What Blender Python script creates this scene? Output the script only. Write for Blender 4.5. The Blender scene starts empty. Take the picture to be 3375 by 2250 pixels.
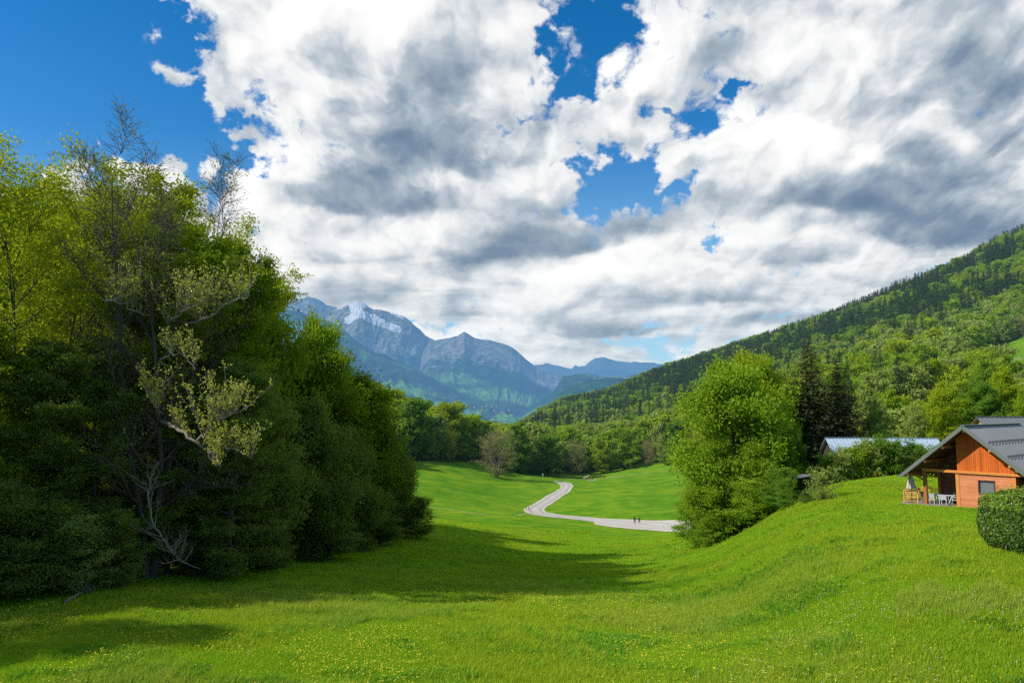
import bpy, bmesh, math, random
import numpy as np
from mathutils import Vector, Matrix

R = math.radians
SC = bpy.context.scene
COL = SC.collection
W_, H_ = 1024.0, 682.0
LENS_F = 731.0                       # focal length in pixels of a 1024 px wide picture
PITCH = math.atan(67.0 / LENS_F)     # the drone camera looks slightly upward
HOR = 408.0
CP, SP = math.cos(PITCH), math.sin(PITCH)
SUN_AZ, SUN_EL = R(195), R(38.5)

def ray(px, py):
    """slopes (x per metre forward, z per metre forward) of the line of sight through a photo point"""
    a = (px - 512) / LENS_F; b = (341 - py) / LENS_F
    Y = CP - b * SP; Z = SP + b * CP
    return a / Y, Z / Y

# ------------------------------------------------------------------ bookkeeping
def tag(o, label=None, cat=None, group=None, kind=None):
    if label: o['label'] = label
    if cat: o['category'] = cat
    if group: o['group'] = group
    if kind: o['kind'] = kind
    return o

def empty(name, loc=(0, 0, 0), rz=0.0, scale=1.0):
    o = bpy.data.objects.new(name, None)
    o.empty_display_size = 0.5
    COL.objects.link(o)
    o.location = loc; o.rotation_euler = (0, 0, rz); o.scale = (scale,) * 3 if not hasattr(scale, '__len__') else scale
    return o

def link(name, me, parent=None, loc=None, rz=0.0):
    o = bpy.data.objects.new(name, me)
    COL.objects.link(o)
    if parent is not None: o.parent = parent
    if loc is not None: o.location = loc
    if rz: o.rotation_euler = (0, 0, rz)
    return o

def np_mesh(name, V, F, mats=(), tint=None, smooth=False, mat_idx=None):
    """fast mesh from numpy arrays; F is (n,3) or (n,4) or a list of such arrays"""
    V = np.asarray(V, dtype=np.float32)
    Fs = F if isinstance(F, (list, tuple)) else [F]
    Fs = [np.asarray(f, dtype=np.int32) for f in Fs if len(f)]
    me = bpy.data.meshes.new(name)
    me.vertices.add(len(V)); me.vertices.foreach_set('co', V.ravel())
    nl = sum(f.size for f in Fs); nf = sum(len(f) for f in Fs)
    me.loops.add(nl); me.polygons.add(nf)
    me.loops.foreach_set('vertex_index', np.concatenate([f.ravel() for f in Fs]))
    tot = np.concatenate([np.full(len(f), f.shape[1], np.int32) for f in Fs])
    st = np.concatenate([[0], np.cumsum(tot)[:-1]]).astype(np.int32)
    me.polygons.foreach_set('loop_start', st)
    me.polygons.foreach_set('loop_total', tot)
    if mat_idx is not None: me.polygons.foreach_set('material_index', np.asarray(mat_idx, np.int32))
    for m in mats: me.materials.append(m)
    if tint is not None:
        a = me.attributes.new('tint', 'FLOAT', 'POINT')
        a.data.foreach_set('value', np.asarray(tint, np.float32))
    me.update(calc_edges=True)
    me.polygons.foreach_set('use_smooth', np.full(nf, bool(smooth)))
    return me

class MB:
    """collects boxes, bars, tubes and prisms, then becomes ONE mesh object"""
    def __init__(s): s.v = []; s.f = []
    def add(s, V, F):
        n = len(s.v); s.v += [tuple(map(float, p)) for p in V]; s.f += [tuple(n + i for i in f) for f in F]; return s
    def box(s, x0, x1, y0, y1, z0, z1):
        V = [(x0,y0,z0),(x1,y0,z0),(x1,y1,z0),(x0,y1,z0),(x0,y0,z1),(x1,y0,z1),(x1,y1,z1),(x0,y1,z1)]
        return s.add(V, [(0,3,2,1),(4,5,6,7),(0,1,5,4),(1,2,6,5),(2,3,7,6),(3,0,4,7)])
    def bar(s, a, b, w, h=None, up=(0,0,1)):
        a, b = Vector(a), Vector(b); h = h or w
        t = (b - a).normalized(); u = Vector(up)
        if abs(t.dot(u)) > 0.98: u = Vector((1, 0, 0))
        sx = t.cross(u).normalized() * w / 2; sy = sx.cross(t).normalized() * h / 2
        V = [p + i * sx + j * sy for p in (a, b) for i, j in ((-1,-1),(1,-1),(1,1),(-1,1))]
        return s.add(V, [(0,1,2,3),(7,6,5,4),(0,4,5,1),(1,5,6,2),(2,6,7,3),(3,7,4,0)])
    def tube(s, pts, rad, k=8, cap=True):
        pts = [Vector(p) for p in pts]; rad = rad if hasattr(rad, '__len__') else [rad] * len(pts)
        n0 = len(s.v); V = []
        for i, p in enumerate(pts):
            t = (pts[min(i+1, len(pts)-1)] - pts[max(i-1, 0)]).normalized()
            u = Vector((0,0,1)) if abs(t.z) < .9 else Vector((1,0,0))
            a = t.cross(u).normalized(); b = a.cross(t)
            for j in range(k):
                q = 2*math.pi*j/k; V.append(p + rad[i]*(math.cos(q)*a + math.sin(q)*b))
        F = []
        for i in range(len(pts)-1):
            for j in range(k):
                F.append((i*k+j, i*k+(j+1)%k, (i+1)*k+(j+1)%k, (i+1)*k+j))
        if cap:
            F.append(tuple(range(k))[::-1]); F.append(tuple((len(pts)-1)*k+j for j in range(k)))
        return s.add(V, F)
    def build(s, name, mat, parent=None, bevel=0.0, smooth=False, loc=None, rz=0.0):
        me = bpy.data.meshes.new(name)
        me.from_pydata(s.v, [], s.f)
        bm = bmesh.new(); bm.from_mesh(me)
        bmesh.ops.recalc_face_normals(bm, faces=bm.faces)
        if bevel: bmesh.ops.bevel(bm, geom=list(bm.edges), offset=bevel, segments=1, affect='EDGES')
        bm.to_mesh(me); bm.free()
        me.materials.append(mat)
        if smooth: me.polygons.foreach_set('use_smooth', [True] * len(me.polygons))
        return link(name, me, parent, loc, rz)

def copy_tree(o, parent=None):
    c = o.copy(); COL.objects.link(c)
    if parent is not None: c.parent = parent
    for ch in list(o.children): copy_tree(ch, c)
    return c

# ------------------------------------------------------------------ numpy noise
def _hash(ix, iy, seed):
    h = (ix.astype(np.int64) * 374761393 + iy.astype(np.int64) * 668265263 + seed * 974634777) & 0xffffffff
    h = ((h ^ (h >> 13)) * 1274126177) & 0xffffffff
    return ((h ^ (h >> 16)) & 0xffff) / 65535.0

def vnoise(x, y, seed=0):
    x = np.asarray(x, float); y = np.asarray(y, float)
    ix = np.floor(x); iy = np.floor(y); fx = x - ix; fy = y - iy
    fx = fx*fx*fx*(fx*(fx*6-15)+10); fy = fy*fy*fy*(fy*(fy*6-15)+10)
    a = _hash(ix, iy, seed); b = _hash(ix+1, iy, seed); c = _hash(ix, iy+1, seed); d = _hash(ix+1, iy+1, seed)
    return (a*(1-fx)+b*fx)*(1-fy) + (c*(1-fx)+d*fx)*fy

def fbm(x, y, oct=5, seed=0, gain=.5, ridged=False):
    s = 0; amp = 1; tot = 0
    for o in range(oct):
        n = vnoise(x, y, seed + o*17)
        if ridged: n = 1 - abs(2*n - 1)
        s = s + amp*n; tot += amp; amp *= gain; x = x*2.03 + 11.3; y = y*2.03 - 7.7
    return s / tot

def sstep(a, b, x):
    t = np.clip((x - a) / (b - a), 0, 1); return t*t*(3-2*t)

# ------------------------------------------------------------------ node helpers
class NT:
    def __init__(s, tree): s.t = tree; s.t.nodes.clear()
    def n(s, typ, **kw):
        nd = s.t.nodes.new(typ)
        for k, v in kw.items(): setattr(nd, k, v)
        return nd
    def put(s, sock, v):
        if isinstance(v, bpy.types.NodeSocket): s.t.links.new(v, sock)
        elif v is not None: sock.default_value = v
    def m(s, op, a, b=None, c=None, clamp=False):
        nd = s.n('ShaderNodeMath', operation=op, use_clamp=clamp)
        s.put(nd.inputs[0], a)
        if b is not None: s.put(nd.inputs[1], b)
        if c is not None: s.put(nd.inputs[2], c)
        return nd.outputs[0]
    def vm(s, op, a, b=None, scale=None):
        nd = s.n('ShaderNodeVectorMath', operation=op)
        s.put(nd.inputs[0], a)
        if b is not None: s.put(nd.inputs[1], b)
        if scale is not None: s.put(nd.inputs['Scale'], scale)
        return nd.outputs['Value'] if op in ('DOT_PRODUCT', 'LENGTH', 'DISTANCE') else nd.outputs['Vector']
    def ss(s, x, a, b, lo=0.0, hi=1.0, typ='SMOOTHSTEP'):
        nd = s.n('ShaderNodeMapRange', interpolation_type=typ)
        s.put(nd.inputs['Value'], x)
        for k, v in (('From Min', a), ('From Max', b), ('To Min', lo), ('To Max', hi)): s.put(nd.inputs[k], v)
        return nd.outputs['Result']
    def mix(s, f, a, b, blend='MIX'):
        nd = s.n('ShaderNodeMix', data_type='RGBA', blend_type=blend)
        s.put(nd.inputs[0], f); s.put(nd.inputs[6], a); s.put(nd.inputs[7], b)
        return nd.outputs[2]
    def noise(s, vec, scale, detail=4, rough=.5, dist=0.0, typ='FBM', lac=2.0, dim='3D'):
        nd = s.n('ShaderNodeTexNoise', noise_dimensions=dim, noise_type=typ)
        if vec is not None: s.put(nd.inputs['Vector'], vec)
        s.put(nd.inputs['Scale'], scale); s.put(nd.inputs['Detail'], detail); s.put(nd.inputs['Roughness'], rough)
        s.put(nd.inputs['Lacunarity'], lac); s.put(nd.inputs['Distortion'], dist)
        return nd.outputs['Fac']
    def ramp(s, f, stops):
        nd = s.n('ShaderNodeValToRGB'); cr = nd.color_ramp
        while len(cr.elements) > 1: cr.elements.remove(cr.elements[-1])
        cr.elements[0].position = stops[0][0]; cr.elements[0].color = (*stops[0][1], 1)
        for p, c in stops[1:]:
            e = cr.elements.new(p); e.color = (*c, 1)
        s.put(nd.inputs[0], f)
        return nd.outputs['Color']
    def rgb(s, c):
        nd = s.n('ShaderNodeRGB'); nd.outputs[0].default_value = (*c, 1); return nd.outputs[0]
    def xyz(s, v):
        nd = s.n('ShaderNodeSeparateXYZ'); s.put(nd.inputs[0], v); return nd.outputs
    def comb(s, x, y, z):
        nd = s.n('ShaderNodeCombineXYZ')
        for i, v in enumerate((x, y, z)): s.put(nd.inputs[i], v)
        return nd.outputs[0]
    def pos(s): return s.n('ShaderNodeNewGeometry').outputs['Position']
    def obj(s): return s.n('ShaderNodeTexCoord').outputs['Object']

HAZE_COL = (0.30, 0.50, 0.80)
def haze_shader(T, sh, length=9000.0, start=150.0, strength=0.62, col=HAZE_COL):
    """distance haze painted as blue emission: grows with the distance of the place from the meadow"""
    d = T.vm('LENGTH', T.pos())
    thin = T.ss(T.xyz(T.pos())[2], 100.0, 1400.0, 1.0, .55)                       # painted haze thins out higher up
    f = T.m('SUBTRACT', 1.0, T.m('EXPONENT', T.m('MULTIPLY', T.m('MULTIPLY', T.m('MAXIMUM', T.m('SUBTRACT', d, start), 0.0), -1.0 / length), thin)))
    em = T.n('ShaderNodeEmission'); em.inputs[0].default_value = (*col, 1); em.inputs[1].default_value = strength  # blue glow mixed into the surface as painted haze
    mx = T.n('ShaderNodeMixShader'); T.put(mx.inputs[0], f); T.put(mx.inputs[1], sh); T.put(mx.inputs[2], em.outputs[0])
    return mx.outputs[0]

def new_mat(name):
    m = bpy.data.materials.new(name); m.use_nodes = True
    T = NT(m.node_tree)
    out = T.n('ShaderNodeOutputMaterial')
    return m, T, out

def simple_mat(name, col, rough=.7, var=.25, scale=3.0, metal=0.0, spec=.3, stretch=(1,1,1), bump=0.0):
    m, T, out = new_mat(name)
    v = T.vm('MULTIPLY', T.obj(), stretch)
    n = T.noise(v, scale, 6, .6)
    n2 = T.noise(v, scale*7, 3, .6)
    f = T.m('MULTIPLY_ADD', T.m('ADD', T.m('SUBTRACT', n, .5), T.m('MULTIPLY', T.m('SUBTRACT', n2, .5), .6)), 2*var, 1.0)
    c = T.vm('SCALE', T.rgb(col), scale=f)
    b = T.n('ShaderNodeBsdfPrincipled'); T.put(b.inputs['Base Color'], c)
    b.inputs['Roughness'].default_value = rough; b.inputs['Metallic'].default_value = metal
    b.inputs['Specular IOR Level'].default_value = spec
    if bump:
        bp = T.n('ShaderNodeBump'); bp.inputs['Strength'].default_value = bump; bp.inputs['Distance'].default_value = .02
        T.put(bp.inputs['Height'], n2); T.put(b.inputs['Normal'], bp.outputs[0])
    T.put(out.inputs[0], b.outputs[0])
    return m

def leaf_mat(name, dark, light, trans=.35, haze=False, rnd=.35, tcol=None, gloss=0.0, k=2.1):
    dark = tuple(c*k for c in dark); light = tuple(c*k for c in light)
    m, T, out = new_mat(name)
    at = T.n('ShaderNodeAttribute', attribute_name='tint').outputs['Fac']
    oi = T.n('ShaderNodeObjectInfo').outputs['Random']
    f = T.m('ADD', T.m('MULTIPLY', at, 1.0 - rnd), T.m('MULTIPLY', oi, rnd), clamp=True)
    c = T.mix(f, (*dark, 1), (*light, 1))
    d = T.n('ShaderNodeBsdfDiffuse'); T.put(d.inputs[0], c)
    t = T.n('ShaderNodeBsdfTranslucent')
    tc = T.mix(1.0, c, (*(tcol or (1.15, 1.1, .55)), 1), 'MULTIPLY'); T.put(t.inputs[0], tc)
    mx = T.n('ShaderNodeMixShader'); mx.inputs[0].default_value = trans
    T.put(mx.inputs[1], d.outputs[0]); T.put(mx.inputs[2], t.outputs[0])
    sh = mx.outputs[0]
    if gloss:
        g = T.n('ShaderNodeBsdfGlossy'); g.inputs['Roughness'].default_value = .35
        m2 = T.n('ShaderNodeMixShader'); m2.inputs[0].default_value = gloss
        T.put(m2.inputs[1], sh); T.put(m2.inputs[2], g.outputs[0]); sh = m2.outputs[0]
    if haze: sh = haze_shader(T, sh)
    T.put(out.inputs[0], sh)
    return m
# ================================================================== SKY, SUN, CAMERA
def build_world():
    w = bpy.data.worlds.new('World'); SC.world = w; w.use_nodes = True
    T = NT(w.node_tree)
    out = T.n('ShaderNodeOutputWorld'); bg = T.n('ShaderNodeBackground')
    T.put(out.inputs[0], bg.outputs[0])
    sky = T.n('ShaderNodeTexSky', sky_type='NISHITA', sun_disc=False)
    sky.sun_elevation = SUN_EL
    sky.sun_rotation = math.pi/2 - SUN_AZ          # compass angle of the same direction
    sky.altitude = 700; sky.air_density = 1.0; sky.dust_density = .4; sky.ozone_density = 2.5
    D = T.n('ShaderNodeTexCoord').outputs['Generated']
    dx, dy, dz = T.xyz(D)
    dyc = T.m('MAXIMUM', dy, .12)
    U = T.m('DIVIDE', dx, dyc); V = T.m('DIVIDE', dz, dyc)
    UV = T.comb(U, V, 0.0)
    def blob(uv, px, py, ax, ay, rot=0.0, base=False):
        """soft ellipse around a direction of the sky; a cloud base is soft above and crisp below"""
        u, v = ray(px, py)
        mp = T.n('ShaderNodeMapping', vector_type='TEXTURE')
        T.put(mp.inputs['Vector'], uv)
        mp.inputs['Location'].default_value = (u, v, 0)
        mp.inputs['Rotation'].default_value = (0, 0, R(rot))
        mp.inputs['Scale'].default_value = (ax/LENS_F, ay/LENS_F, 1)
        p = mp.outputs[0]
        if base:
            x_, y_, z_ = T.xyz(p)
            p = T.comb(x_, T.m('MAXIMUM', T.m('MULTIPLY', y_, .62), T.m('MULTIPLY', y_, -1.9)), 0.0)
        q = T.vm('DOT_PRODUCT', p, p)
        return T.m('EXPONENT', T.m('MULTIPLY', q, -1.0))
    def total(uv, lst, base=False):
        acc = None
        for amp, *b in lst:
            x = T.m('MULTIPLY', blob(uv, *b, base=base), amp)
            acc = x if acc is None else T.m('ADD', acc, x)
        return acc
    def warped(scale, detail, ax, ay):
        wu = T.n('ShaderNodeTexNoise', noise_dimensions='2D'); T.put(wu.inputs['Vector'], UV)
        wu.inputs['Scale'].default_value = scale; wu.inputs['Detail'].default_value = detail; wu.inputs['Roughness'].default_value = .58
        return T.vm('ADD', UV, T.vm('MULTIPLY', T.vm('SUBTRACT', wu.outputs['Color'], (.5, .5, .5)), (ax, ay, 0)))
    UVr = warped(11.0, 7, .20, .13)       # ragged, for the gaps
    UVs = warped(7.0, 5, .15, .05)      # smooth, for shaded bases and lit domes
    holes = total(UVr, SKY_HOLES); darks = total(UVs, SKY_DARKS, True); brights = total(UVs, SKY_BRIGHTS)
    # the layer of cloud seen in perspective
    q = T.m('ADD', T.m('MAXIMUM', V, -.02), .42)
    Tv = T.comb(T.m('DIVIDE', T.m('MULTIPLY', U, 1.25), q), T.m('DIVIDE', 1.05, q), 0.0)
    warp = T.n('ShaderNodeTexNoise', noise_dimensions='2D'); T.put(warp.inputs['Vector'], Tv)
    warp.inputs['Scale'].default_value = 3.0; warp.inputs['Detail'].default_value = 5; warp.inputs['Roughness'].default_value = .6
    wv = T.vm('SCALE', T.vm('SUBTRACT', warp.outputs['Color'], (.5, .5, .5)), scale=.16)
    Tw = T.vm('ADD', Tv, wv)
    def dens(vec):
        a = T.noise(vec, 3.2, 8, .52, dim='2D')
        vo = T.n('ShaderNodeTexVoronoi', voronoi_dimensions='2D', feature='SMOOTH_F1')
        T.put(vo.inputs['Vector'], vec); vo.inputs['Scale'].default_value = 4.6; vo.inputs['Detail'].default_value = 3.5
        vo.inputs['Roughness'].default_value = .5; vo.inputs['Smoothness'].default_value = .55; vo.normalize = True
        return T.m('ADD', T.m('MULTIPLY', T.m('SUBTRACT', a, .5), 2.4), T.m('MULTIPLY', T.m('SUBTRACT', .5, vo.outputs['Distance']), 1.05))
    d0 = dens(Tw)
    d1 = dens(T.vm('ADD', Tw, (-.03, -.05, 0)))       # a step towards the light (up and to the left)
    cov = T.m('SUBTRACT', .52, holes)
    soft = T.noise(Tv, 2.2, 7, .55, dim='2D')
    fine = T.noise(Tw, 9.0, 8, .62, dim='2D')
    dd = T.m('ADD', T.m('ADD', cov, d0), T.m('MULTIPLY', T.m('SUBTRACT', fine, .5), 1.7))
    alpha = T.ss(dd, -.06, .30)
    relief = T.m('SUBTRACT', d0, d1)
    dk = T.m('MULTIPLY', darks, T.ss(soft, .25, .65, .62, 1.3, 'LINEAR'))
    dk = T.m('ADD', T.m('MULTIPLY', dk, .58), T.ss(dk, .18, .60, 0.0, .22))
    band = T.noise(T.comb(T.m('MULTIPLY', U, 4.5), T.m('MULTIPLY', V, 30.0), 0.0), 1.0, 6, .55, .6, dim='2D')
    lowm = T.ss(V, .06, .34, 1.0, 0.0)
    val = T.m('ADD', T.m('MULTIPLY', T.m('MULTIPLY', T.m('SUBTRACT', band, .5), .95), lowm), 0.0)
    val = T.m('ADD', val, .94)
    val = T.m('ADD', val, T.m('MULTIPLY', relief, T.ss(V, .12, .42, .60, 1.05)))
    val = T.m('ADD', val, T.m('MULTIPLY', T.m('SUBTRACT', soft, .5), .30))
    val = T.m('ADD', val, T.m('MULTIPLY', T.m('SUBTRACT', fine, .5), .16))
    val = T.m('SUBTRACT', val, dk)
    val = T.m('ADD', val, brights)
    edge = T.ss(dd, .0, .55, .10, 0.0)
    val = T.m('ADD', val, edge)
    ccol = T.ramp(T.m('DIVIDE', val, 1.2, clamp=True), [
        (0.0, (.16, .235, .34)), (.22, (.215, .295, .40)), (.42, (.35, .425, .505)), (.58, (.52, .58, .645)),
        (.72, (.74, .775, .80)), (.86, (.93, .935, .935)), (1.0, (1.02, 1.02, 1.01))])
    hs = T.n('ShaderNodeHueSaturation'); hs.inputs['Saturation'].default_value = SKY_SAT; hs.inputs['Value'].default_value = SKY_VAL
    T.put(hs.inputs['Color'], sky.outputs[0])
    skyc = T.vm('SCALE', hs.outputs[0], scale=.1)
    # distant pale air just above the hills
    pale = T.ss(V, .0, .42, .75, 0.0)
    skyc = T.mix(pale, skyc, (.36, .62, .84, 1))
    hz = T.ss(V, .0, .22, .34, 0.0)
    ccol = T.mix(hz, ccol, (.52, .68, .80, 1))
    front = T.ss(dy, .02, .25)
    a = T.m('MULTIPLY', T.m('MULTIPLY', alpha, front), T.ss(dz, -.02, .02))
    back = T.m('MULTIPLY', T.m('SUBTRACT', 1.0, front), T.m('MULTIPLY', alpha, .15))
    c = T.mix(T.m('MULTIPLY', T.m('ADD', a, back), .985), skyc, ccol)
    T.put(bg.inputs[0], c); bg.inputs[1].default_value = 1.0
    w.cycles.sampling_method = 'MANUAL'; w.cycles.sample_map_resolution = 512

SKY_SAT, SKY_VAL = 1.42, 1.5
# (amount, picture x, picture y, half width, half height, turn)
SKY_HOLES = [
    (1.0, 90, 10, 70, 50, 0), (.5, 545, 100, 30, 30, 0), (.35, 820, 268, 60, 12, 0),    (1.7, -70, 40, 170, 130, 0), (1.3, 50, 110, 90, 70, 0), (.75, 130, 110, 60, 60, 20), (.78, 172, 45, 42, 80, 10), (.95, 228, 162, 24, 42, -20), (.7, 190, 130, 40, 36, 0),
    (.75, 585, 25, 32, 40, 10), (.62, 640, 50, 50, 26, -30), (.45, 690, 12, 30, 14, -30), (.8, 588, 92, 42, 22, 20), (.55, 520, 128, 18, 10, 20),
    (.62, 745, 82, 16, 14, 0), (.7, 668, 112, 32, 13, 0), (.5, 705, 132, 30, 12, 15), (1.5, 636, 182, 56, 28, 10), (.9, 604, 152, 28, 24, 0), (.5, 560, 60, 26, 20, 0),
    (.5, 690, 240, 14, 8, 0), (.4, 310, 237, 14, 8, 0), (.45, 425, 283, 40, 14, -10), (.35, 250, 205, 20, 14, 0),
    (.35, 560, 335, 200, 14, 0),
]
SKY_DARKS = [
    (.75, 362, 200, 75, 22, -3), (.55, 395, 160, 62, 32, 15), (.6, 470, 160, 52, 24, -12), (.24, 470, 105, 70, 46, 10), (.34, 560, 118, 55, 26, 20),
    (.85, 545, 248, 120, 20, 8), (.40, 640, 225, 60, 18, 0), (.12, 340, 60, 40, 60, 0),
    (.75, 870, 200, 105, 19, -3), (.55, 955, 178, 110, 30, -10), (.42, 985, 110, 80, 50, -30), (.26, 930, 60, 90, 30, -25), (.62, 960, 238, 110, 18, -8), (.40, 820, 262, 50, 9, 0),
    (.55, 730, 305, 80, 10, 2), (.55, 610, 330, 80, 9, 0), (.45, 800, 325, 70, 8, 0), (.35, 900, 285, 70, 10, -5), (.36, 380, 300, 55, 16, 10), (.3, 470, 312, 40, 10, 0), (.3, 330, 262, 40, 10, 0),
]
SKY_BRIGHTS = [
    (.22, 270, 60, 40, 90, 0), (.22, 255, 180, 26, 26, 0), (.16, 420, 30, 90, 25, 0), (.22, 800, 150, 75, 24, -8), (.22, 870, 148, 40, 18, -20),
    (.20, 960, 140, 30, 12, -20), (.12, 690, 270, 120, 22, 0), (.14, 520, 180, 40, 20, 0), (.12, 830, 30, 110, 20, -25), (.12, 350, 250, 60, 14, 0),
]

def build_sun_camera():
    l = bpy.data.lights.new('sun', 'SUN'); l.energy = 5.0; l.angle = R(.53); l.color = (1.0, .955, .87)
    o = bpy.data.objects.new('sun', l); COL.objects.link(o)
    s = Vector((math.cos(SUN_AZ)*math.cos(SUN_EL), math.sin(SUN_AZ)*math.cos(SUN_EL), math.sin(SUN_EL)))
    o.rotation_euler = s.to_track_quat('Z', 'Y').to_euler()
    o.location = s * 300
    c = bpy.data.cameras.new('camera'); c.sensor_width = 36; c.lens = 36 * LENS_F / W_
    c.clip_start = .5; c.clip_end = 90000
    co = bpy.data.objects.new('camera', c); COL.objects.link(co)
    co.rotation_euler = (math.pi/2 + PITCH, 0, 0)
    SC.camera = co
    SC.view_settings.view_transform = 'Standard'; SC.view_settings.look = 'None'; SC.view_settings.exposure = 0
    SC.render.engine = 'CYCLES'
    cy = SC.cycles
    cy.max_bounces = 6; cy.diffuse_bounces = 4; cy.glossy_bounces = 2; cy.transmission_bounces = 4; cy.transparent_max_bounces = 6
    cy.use_adaptive_sampling = True; cy.adaptive_threshold = .015
    cy.use_denoising = False
    cy.sample_clamp_indirect = 4.0
# ================================================================== TERRAIN
def _p(px, py, d):
    a, b = ray(px, py); return (a*d, d, b*d)
CTRL = [(0,10,-10.2),(-16,14,-10.8),(16,14,-9.9),(-60,14,-10),(60,14,-8),(0,4,-10.2),(-20,4,-10.5),(20,4,-10),
        (-90,40,-6),(-140,90,2),(-60,45,-10.5),(-45,20,-11),(-80,75,-8),(-200,200,20),(-600,600,120),(90,30,-6),(200,60,10),(400,100,60),(700,200,150)]
CTRL += [_p(*q) for q in [
    (0,682,27),(0,640,33),(0,602,41),(150,588,46),(150,566,56),(80,590,44),(300,568,60),(300,545,80),(418,541,87),
    (425,522,125),(425,509,190),(424,486,235),(418,463,280),(405,458,300),
    (512,682,28.5),(512,640,35),(512,605,47),(512,577,64),(512,552,92),(512,533,130),(512,516,180),(525,508.5,215),(512,492,250),(512,480,285),(512,474,310),
    (256,682,28),(256,630,36),(256,600,45),(400,590,52),(400,560,70),(400,640,35),
    (555,493,250),(570,484,275),(588,478.5,322),(549,475,325),(620,471.5,335),(690,467.5,312),(640,470,325),
    (637,523,172),(637,500,222),(660,482,272),(695,530,142),(600,527,158),(600,512,205),(700,505,200),(720,480,260),
    (640,547,110),(640,566,78),(640,602,48),(640,640,36.5),(640,682,28.5),
    (740,534,88),(740,560,60),(740,600,44),(740,682,28),
    (797,507,74),(797,532,58),(797,572,43),(797,640,33),
    (827,489,80),(870,478.5,86),(897,475,88),(860,505,66),(860,484,106),(790,494,115),(750,500,150),(905,482,108),
    (905,506.5,61),(935,507.5,59.5),(955,509.5,58),(1020,517,53.5),(960,496,70),(1024,499,66),(897,493,72),(930,500,65),(985,505,61),
    (900,542,45),(985,549,39.5),(900,592,34.5),(900,640,30),(900,682,27),(1024,600,33),(1024,682,27),(1100,545,40),(1200,510,60),
    (900,468,150),(1024,452,150),(1024,402,250),(1003,354,430),(1040,348,440),(1024,241,1000),(870,311,1100),(870,405,300),(870,355,600),
    (740,350,1300),(760,445,300),(740,405,600),(653,379,1500),(653,428,650),(653,458,360),(610,399,1600),(560,413,1650),(520,427,1650),
    (560,442,700),(560,464,410),(520,462,420),(505,447,700),(1024,306,640),(950,276,1050),
    (379,425,330),(435,445,335),(479,460,325),(455,463,300),(300,402,400),(380,455,290),
    (200,490,120),(100,455,150),(-300,400,150),(-300,490,70),(200,530,80),(380,440,500),(435,445,600),(479,446,600),
    (300,445,2500),(512,440,2500),(700,435,2500),(1024,432,3500),(1300,110,1000),(1300,320,300),(870,405,2300),(1024,355,2300),(1300,300,2400),
    (0,425,40000),(512,424,40000),(1024,424,40000),(-600,424,40000),(1700,424,40000),(512,430,9000),(0,430,9000),(1024,430,9000),(-500,430,6000),(1600,430,6000)]]
_C = np.array(CTRL)
_U, _L, _E = _C[:,0]/_C[:,1], np.log(_C[:,1]), _C[:,2]/_C[:,1]
_KL = .42
def _tk(r2): return np.where(r2 > 0, .5*r2*np.log(np.maximum(r2, 1e-20)), 0)
def _fit():
    n = len(_U); X = np.stack([_U, _L*_KL], 1)
    d2 = ((X[:,None]-X[None])**2).sum(-1)
    A = np.zeros((n+3, n+3)); A[:n,:n] = _tk(d2) + np.eye(n)*5e-4
    P = np.concatenate([np.ones((n,1)), X], 1); A[:n,n:] = P; A[n:,:n] = P.T
    return X, np.linalg.solve(A, np.concatenate([_E, np.zeros(3)]))
_TX, _TW = _fit()
def terr(x, y):
    """height of the ground at x, y (metres; the camera is the origin)"""
    x = np.atleast_1d(np.asarray(x, float)); y = np.maximum(np.atleast_1d(np.asarray(y, float)), 3.0)
    u = (x/y).ravel(); l = np.log(y).ravel()*_KL; out = np.empty(u.size)
    for i in range(0, u.size, 20000):
        q = np.stack([u[i:i+20000], l[i:i+20000]], 1)
        d2 = ((q[:,None]-_TX[None])**2).sum(-1)
        out[i:i+20000] = _tk(d2) @ _TW[:-3] + _TW[-3] + q @ _TW[-2:]
    xs, ys = x.ravel(), y.ravel()
    z = out*ys
    bump = (fbm(xs/9, ys/9, 3, 5)-.5)*.5*sstep(15, 60, ys) + (fbm(xs/60, ys/60, 4, 9)-.5)*10*sstep(330, 700, ys)*sstep(4000, 1500, ys)
    z = z + bump
    # level ground for the chalet and its terrace
    lx = (xs-36.7)*.628 - (ys-59)*.778; ly = (xs-36.7)*.778 + (ys-59)*.628
    k = sstep(-8.5, -6.2, lx)*sstep(9, 6, lx)*sstep(-2.6, -.7, ly)*sstep(16, 12, ly)
    z = z*(1-k) + np.minimum(z, -8.06)*k
    return z.reshape(x.shape)
def gz(x, y): return float(terr([x], [y])[0])
def at(px, py, d=None):
    """the spot of ground seen through a photo point (first hit of the line of sight), or at depth d along it"""
    a, b = ray(px, py)
    if d is None:
        ds = np.exp(np.linspace(math.log(15), math.log(2500), 900))
        h = terr(a*ds, ds) - b*ds
        k = int(np.argmax(h > 0))
        if k:
            f = h[k-1]/(h[k-1]-h[k]); d = ds[k-1] + f*(ds[k]-ds[k-1])
        else: d = ds[k]
    return Vector((a*d, d, gz(a*d, d)))

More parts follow.
